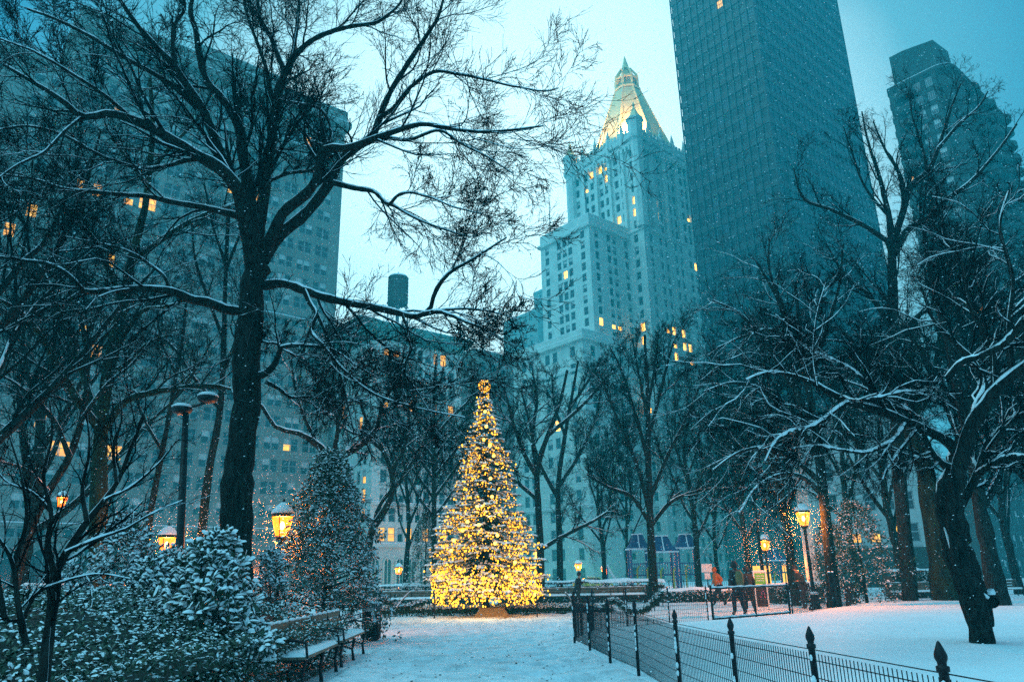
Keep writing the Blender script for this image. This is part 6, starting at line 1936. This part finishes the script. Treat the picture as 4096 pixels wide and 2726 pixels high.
# boxed wooden foot
M['plywood'] = mat('plywood', (.42, .29, .12), .7, (.34, .23, .1), 4)
A = atY(1878, 2462, YX - .8); B = atY(2052, 2462, YX - .8)
st = MB(); w = B[0] - A[0]; cx = (A[0] + B[0]) / 2
st.prism([(cx - w * .42, YX - 1.0), (cx + w * .42, YX - 1.0), (cx + w * .42, YX + 1.0), (cx - w * .42, YX + 1.0)], 0.0, .36, .62)
st.build('tree_stand', M['plywood'], xt)

# ------------------------------------------------------------------ people
def cloth(name, c, c2=None): M[name] = mat(name, c, .85, c2, 9, .3, 40); return M[name]
cloth('orange_coat', (.75, .14, .01), (.6, .10, .01)); cloth('dark_coat', (.006, .008, .012), (.010, .012, .018)); cloth('navy_trousers', (.008, .011, .02)); cloth('black_boot', (.015, .015, .015))
cloth('skin', (.35, .2, .14)); cloth('hair', (.02, .016, .012)); cloth('olive', (.11, .12, .05)); cloth('grey_coat', (.010, .012, .014), (.016, .018, .02)); cloth('glove', (.02, .02, .02)); cloth('pale_scarf', (.5, .5, .48)); cloth('olive_coat', (.07, .075, .05))


def skin_mesh(name, nodes, edges, root, parent, m, sub=1):
    """nodes: name -> (pos, radius); one continuous skin over the bones"""
    ks = list(nodes); me = bpy.data.meshes.new(name)
    me.from_pydata([tuple(nodes[k][0]) for k in ks], [(ks.index(a), ks.index(b)) for a, b in edges], [])
    o = link(name, me, m, parent)
    md = o.modifiers.new('skin', 'SKIN'); md.use_smooth_shade = True
    sv = me.skin_vertices[0].data
    for i, k in enumerate(ks):
        r = nodes[k][1]; sv[i].radius = (r, r) if not hasattr(r, '__len__') else r
        sv[i].use_root = (k == root)
    if sub: s = o.modifiers.new('sub', 'SUBSURF'); s.levels = sub; s.render_levels = sub
    return o


def person(label, foot, H, face, pose, top='dark_coat', legs='navy_trousers', hood=None, hat=None, hair=True, stride=.0, pack=None, bag=None, coat_len=.0, phone=False, lean=.05, arms=None):
    """foot = ground point, face = heading in radians (0 = +x)"""
    t = thing('person', label, 'person', tuple(foot))
    f = np.array([math.cos(face), math.sin(face), 0.]); sd = np.array([-f[1], f[0], 0.])
    b = np.array(foot, float); s = H / 1.75
    def P(x, y, z): return b + (f * x + sd * y + UP * z) * s
    lx = lean
    hip = .93; sh = 1.42
    fl, fr = stride, -stride                    # foot offsets along the heading
    kl = (fl * .62 + .06, .47 + (.04 if stride else 0)); kr = (fr * .35 + .05, .47)
    n = {
     'pel': (P(0, 0, hip), .135 * s), 'waist': (P(lx * .4, 0, 1.08), .135 * s), 'chest': (P(lx, 0, 1.28), .16 * s), 'neckb': (P(lx * 1.2, 0, 1.45), .09 * s), 'neck': (P(lx * 1.4, 0, 1.52), .055 * s), 'head1': (P(lx * 1.6 + .01, 0, 1.60), .085 * s), 'head2': (P(lx * 1.7 + .01, 0, 1.68), .088 * s),
     'hl': (P(0, .09, hip - .06), .105 * s), 'kl': (P(kl[0], .10, kl[1]), .065 * s), 'al': (P(fl, .10, .09 if fl <= 0 else .07), .045 * s), 'tl': (P(fl + .15, .11, .045), .038 * s),
     'hr': (P(0, -.09, hip - .06), .105 * s), 'kr': (P(kr[0], -.10, kr[1]), .065 * s), 'ar': (P(fr, -.10, .08), .045 * s), 'tr': (P(fr + .15, -.11, .045), .038 * s)}
    A = arms or {'l': ((.0, .24, 1.14), (.12, .26, .92)), 'r': ((-.02, -.24, 1.14), (.10, -.26, .92))}
    e = [('pel', 'waist'), ('waist', 'chest'), ('chest', 'neckb'), ('neckb', 'neck'), ('neck', 'head1'), ('head1', 'head2'), ('pel', 'hl'), ('hl', 'kl'), ('kl', 'al'), ('al', 'tl'), ('pel', 'hr'), ('hr', 'kr'), ('kr', 'ar'), ('ar', 'tr')]
    for q, y in (('l', 1), ('r', -1)):
        el, wr = A[q]
        n['s' + q] = (P(lx, .17 * y, sh), .075 * s); n['e' + q] = (P(*el), .052 * s); n['w' + q] = (P(*wr), .036 * s)
        e += [('chest', 's' + q), ('s' + q, 'e' + q), ('e' + q, 'w' + q)]
        d = np.array(wr) - np.array(el); d /= np.linalg.norm(d)
        pm = np.array(wr) + d * .06; n['p' + q] = (P(*pm), (.036 * s, .022 * s)); e.append(('w' + q, 'p' + q))
        for k in range(4):
            off = np.array([.018 * (k - 1.5), -.006 * y, 0]); l1 = .035 + .006 * (k in (1, 2))
            a1 = pm + d * l1 + off * 1.2; a2 = a1 + d * .028 + np.array([0, -.018 * y, 0])
            n[f'f{q}{k}a'] = (P(*a1), .0095 * s); n[f'f{q}{k}b'] = (P(*a2), .0085 * s); e += [('p' + q, f'f{q}{k}a'), (f'f{q}{k}a', f'f{q}{k}b')]
        tb = pm + np.array([.035, -.01 * y, .0]) ; tb2 = tb + d * .03
        n[f't{q}a'] = (P(*tb), .010 * s); n[f't{q}b'] = (P(*tb2), .009 * s); e += [('p' + q, f't{q}a'), (f't{q}a', f't{q}b')]
    skin_mesh('body', n, e, 'pel', t, M['skin'])
    # clothing follows the body
    def sub(keys, edges, grow_, nm, m, root):
        nn = {k: (n[k][0], (np.array(n[k][1]) * grow_ + .012 * s) if not hasattr(n[k][1], '__len__') else tuple(np.array(n[k][1]) * grow_ + .012)) for k in keys}
        nn = {k: (v[0], float(v[1])) for k, v in nn.items()}
        return skin_mesh(nm, nn, edges, root, t, M[m])
    tk = ['pel', 'waist', 'chest', 'neckb', 'sl', 'el', 'wl', 'sr', 'er', 'wr']
    te = [('pel', 'waist'), ('waist', 'chest'), ('chest', 'neckb'), ('chest', 'sl'), ('sl', 'el'), ('el', 'wl'), ('chest', 'sr'), ('sr', 'er'), ('er', 'wr')]
    nn = {k: (n[k][0], float(np.mean(n[k][1])) * 1.34 + .018 * s) for k in tk}
    te2 = list(te)
    nn['hem'] = (P(-.01, 0, hip - .12 - coat_len), (.185 + .02 * (coat_len > 0)) * s); te2.append(('pel', 'hem'))
    skin_mesh('coat', nn, te2, 'chest', t, M[top])
    lk = ['pel', 'hl', 'kl', 'al', 'hr', 'kr', 'ar']
    nn = {k: (n[k][0], float(np.mean(n[k][1])) * (1.0 if k == 'pel' else 1.28) + .012 * s) for k in lk}
    skin_mesh('trousers', nn, [('pel', 'hl'), ('hl', 'kl'), ('kl', 'al'), ('pel', 'hr'), ('hr', 'kr'), ('kr', 'ar')], 'pel', t, M[legs])
    for q in ('l', 'r'):
        a = n['a' + q][0]; to = n['t' + q][0]
        skin_mesh('boot', {'a': (a + UP * .06 * s, .058 * s), 'b': (a - UP * .03 * s, .056 * s), 'c': (to, .048 * s)}, [('a', 'b'), ('b', 'c')], 'b', t, M['black_boot'])
    hc = n['head2'][0]
    if hood:
        h = MB(); h.ball(tuple(hc - f * .02 * s - UP * .02), .125 * s, 12, 8, (1, 1, 1.15)); h.build('hood', M[hood], t, True)
        skin_mesh('collar', {'a': (n['neckb'][0], .10 * s), 'b': (n['neck'][0] + UP * .02, .10 * s)}, [('a', 'b')], 'a', t, M[hood])
    elif hat:
        h = MB(); h.ball(tuple(hc + UP * .045 * s - f * .012), .108 * s, 12, 8, (1, 1, .95)); h.build('hat', M[hat], t, True)
    if hair and not hood:
        h = MB(); h.ball(tuple(hc - f * .03 * s + UP * .01), .105 * s, 10, 7, (1, 1, 1.1)); h.build('hair', M['hair'], t, True)
    fc = MB(); fo = f * (.085 * s)
    fc.ball(tuple(hc + f * .095 * s - UP * .035 * s), .016 * s, 6, 5)
    fc.mat = 1
    for y in (-1, 1): fc.ball(tuple(hc + f * .083 * s + sd * .032 * s * y), .010 * s, 6, 4)
    fc.mat = 2; fc.box(hc + f * .086 * s - UP * .075 * s, (.01, .045 * s, .01), (f, sd, UP))
    fc.build('face', [M['skin'], M['hair'], cloth('lips', (.3, .1, .08))], t)
    if pack:
        c = P(-.20 + lx, 0, 1.22)
        bg_ = MB(); prof = [(.03, -.26), (.13, -.24), (.15, -.1), (.14, .12), (.09, .22), (.03, .24)]
        bg_.lathe([(r * s, z * s) for r, z in prof], tuple(c), 12, 1.0); o = bg_.build('rucksack_bag', M[pack], None, True)
        o.name = 'backpack'; tag(o, 'olive backpack on the back of the ' + ('man' if False else 'person') + ' nearest the gate', 'backpack')
        st_ = MB()
        for y in (-.10, .10): st_.tube([P(-.12 + lx, y, 1.42), P(.04 + lx, y, 1.47), P(.15 + lx, y, 1.38), P(.12 + lx, y * 1.2, 1.12), P(-.08, y * 1.3, 1.05)], .018 * s, 5)
        so = st_.build('strap', M['pale_scarf'], o)
    if bag:
        w = n['wr'][0]; c = w - UP * .28
        g_ = MB(); g_.lathe([(.04, -.18), (.14, -.17), (.16, -.05), (.12, .1), (.03, .13)], tuple(c), 10, .55); o = g_.build('shoulder_bag', M[bag], None, True)
        tag(o, 'dark bag hanging at the side of the person nearest the gate', 'bag'); MB().tube([c + UP * .1, w], .012, 5).build('strap', M[bag], o)
    if phone:
        w = (n['pl'][0] + n['pr'][0]) / 2 + UP * .03
        o = MB().box(w + f * .04, (.012, .075, .15), (f, sd, UP)).build('phone', M['glass'], None); tag(o, 'small phone held up by ' + phone, 'phone')
    return t


p_ = at_ground(2882, 38, .04)
person('person in an orange hood and jacket striding left behind the gate', p_, 1.72, math.pi + .15, 'walk', top='orange_coat', hood='orange_coat', stride=.34, lean=.10, arms={'l': ((-.10, .24, 1.16), (.10, .22, 1.02)), 'r': ((.10, -.24, 1.16), (.22, -.18, 1.05))}, hair=False)
p_ = at_ground(2962, 28.8, .04)
person('person in a black hooded coat with an olive backpack seen from behind', p_, 1.83, math.pi / 2 + .35, 'walk', top='dark_coat', hood='dark_coat', stride=.17, lean=.06, pack='olive', bag='dark_coat', coat_len=.12, hair=False)
p_ = at_ground(3004, 31.0, .04)
person('person in dark clothes walking just right of the one with the backpack', p_, 1.66, math.pi / 2 + .1, 'walk', top='dark_coat', legs='dark_coat', hood='dark_coat', stride=.2, lean=.05, coat_len=.15, hair=False)
p_ = at_ground(3222, 32.6, .04)
person('person in a black hat and puffy dark jacket looking down by the tallest lantern', p_, 1.66, math.pi + .25, 'stand', top='grey_coat', hat='dark_coat', stride=.12, lean=.16, phone='the person in the black hat', arms={'l': ((.10, .22, 1.12), (.26, .08, 1.14)), 'r': ((.10, -.22, 1.12), (.26, -.08, 1.14))})
p_ = at_ground(2312, 39, .04)
person('person in a long dark coat holding up a camera behind the corner fence', p_, 1.62, .2, 'stand', top='dark_coat', legs='grey_coat', hat='dark_coat', stride=.05, lean=.08, coat_len=.1, phone='the person in the long coat', arms={'l': ((.14, .20, 1.18), (.32, .06, 1.28)), 'r': ((.14, -.20, 1.18), (.32, -.06, 1.28))})

# ------------------------------------------------------------------ squirrels on the lawn
cloth('squirrel_fur', (.06, .055, .05), (.1, .09, .08))
for (px, Y_, rz, lab) in ((3610, 34.5, 0.2, 'dark squirrel crouched on the snow left of the mossy trunk'), (3830, 34, 3.3, 'dark squirrel on the snow at the foot of the mossy trunk')):
    b = at_ground(px, Y_, .2); b[2] = float(ground_z(np.array(b[0]), np.array(b[1])))
    t = thing('squirrel', lab, 'squirrel', tuple(b)); f = np.array([math.cos(rz), math.sin(rz), 0]); sd = np.array([-f[1], f[0], 0])
    P = lambda x, y, z: b + (f * x + sd * y + UP * z) * 1.25
    n = {'rump': (P(-.08, 0, .075), .07), 'mid': (P(0, 0, .09), .06), 'chest': (P(.09, 0, .095), .045), 'neck': (P(.13, 0, .12), .03), 'head': (P(.165, 0, .135), .034), 'nose': (P(.205, 0, .122), .014)}
    e = [('rump', 'mid'), ('mid', 'chest'), ('chest', 'neck'), ('neck', 'head'), ('head', 'nose')]
    for k, y in (('l', 1), ('r', -1)):
        n['h' + k] = (P(-.06, .035 * y, .04), .03); n['hf' + k] = (P(-.01, .04 * y, .008), .013); n['fk' + k] = (P(.10, .02 * y, .05), .016); n['ff' + k] = (P(.12, .022 * y, .008), .011); n['ear' + k] = (P(.15, .02 * y, .175), .008)
        e += [('rump', 'h' + k), ('h' + k, 'hf' + k), ('chest', 'fk' + k), ('fk' + k, 'ff' + k), ('head', 'ear' + k)]
    skin_mesh('body', n, e, 'mid', t, M['squirrel_fur'])
    skin_mesh('tail', {'a': (P(-.13, 0, .06), .025), 'b': (P(-.22, 0, .06), .05), 'c': (P(-.29, 0, .11), .055), 'd': (P(-.30, 0, .18), .03)}, [('a', 'b'), ('b', 'c'), ('c', 'd')], 'b', t, M['squirrel_fur'])

# ------------------------------------------------------------------ bits of leaf and twig on the trodden snow
rl_ = np.random.default_rng(77); n_l = 420
yy = 7 + 26 * rl_.random(n_l) ** 1.2; xx = rl_.uniform(-3.0, 1.6, n_l) + (yy > 18) * rl_.uniform(-2, 6, n_l)
ok = is_path(xx, yy); xx, yy = xx[ok], yy[ok]
cc = np.stack([xx, yy, path_z(xx, yy) + .012], 1)
me, _ = leaves_mesh('leaf_litter', cc, rl_.normal(size=cc.shape) * np.array([1, 1, .15]), .055, .3, rl_)
tag(link('leaf_litter', me, M['inner']), 'scattered dark leaves and twigs on the trodden snow', 'leaf litter', kind='stuff')

# ------------------------------------------------------------------ falling snow
rs = np.random.default_rng(9)
N_ = 22000
d_y = 3.0 + 52 * rs.random(N_) ** .65
x = rs.uniform(-.78, .78, N_) * d_y; z = rs.random(N_) * np.minimum(1.45 + d_y * .9, 26)
c = np.stack([x, d_y, z + .05], 1)
for (lx_, ly_, lz_) in LAMPS[:5]:                 # extra flakes added round the lanterns to stand in for their halo
    k_ = 1500
    c = np.concatenate([c, np.array([lx_, ly_, lz_]) + rs.normal(size=(k_, 3)) * np.array([1.2, 1.0, 1.0])]); d_y = np.concatenate([d_y, np.full(k_, ly_ * 1.1)])
N_ = len(c)
r = (.003 + .003 * rs.random(N_)) * np.clip(d_y / 9, .6, 1.9)
wd = norm(np.array([[1.0, .1, .42]]) + rs.normal(size=(N_, 3)) * .15); s2 = norm(np.cross(wd, rs.normal(size=(N_, 3)))); s3 = np.cross(wd, s2)
V = np.stack([c + wd * (r * 2.2)[:, None], c - wd * (r * 2.2)[:, None], c + s2 * r[:, None], c - s2 * r[:, None], c + s3 * r[:, None], c - s3 * r[:, None]], 1).reshape(-1, 3)
b = (np.arange(N_) * 6)[:, None, None]
T_ = np.array([[0, 2, 4], [0, 4, 3], [0, 3, 5], [0, 5, 2], [1, 4, 2], [1, 3, 4], [1, 5, 3], [1, 2, 5]])
fo = link('falling_snow', np_mesh('falling_snow', V, [(T_[None] + b).reshape(-1, 3)]), M['snow']); tag(fo, 'snowflakes blowing through the air', 'snowfall', kind='stuff')
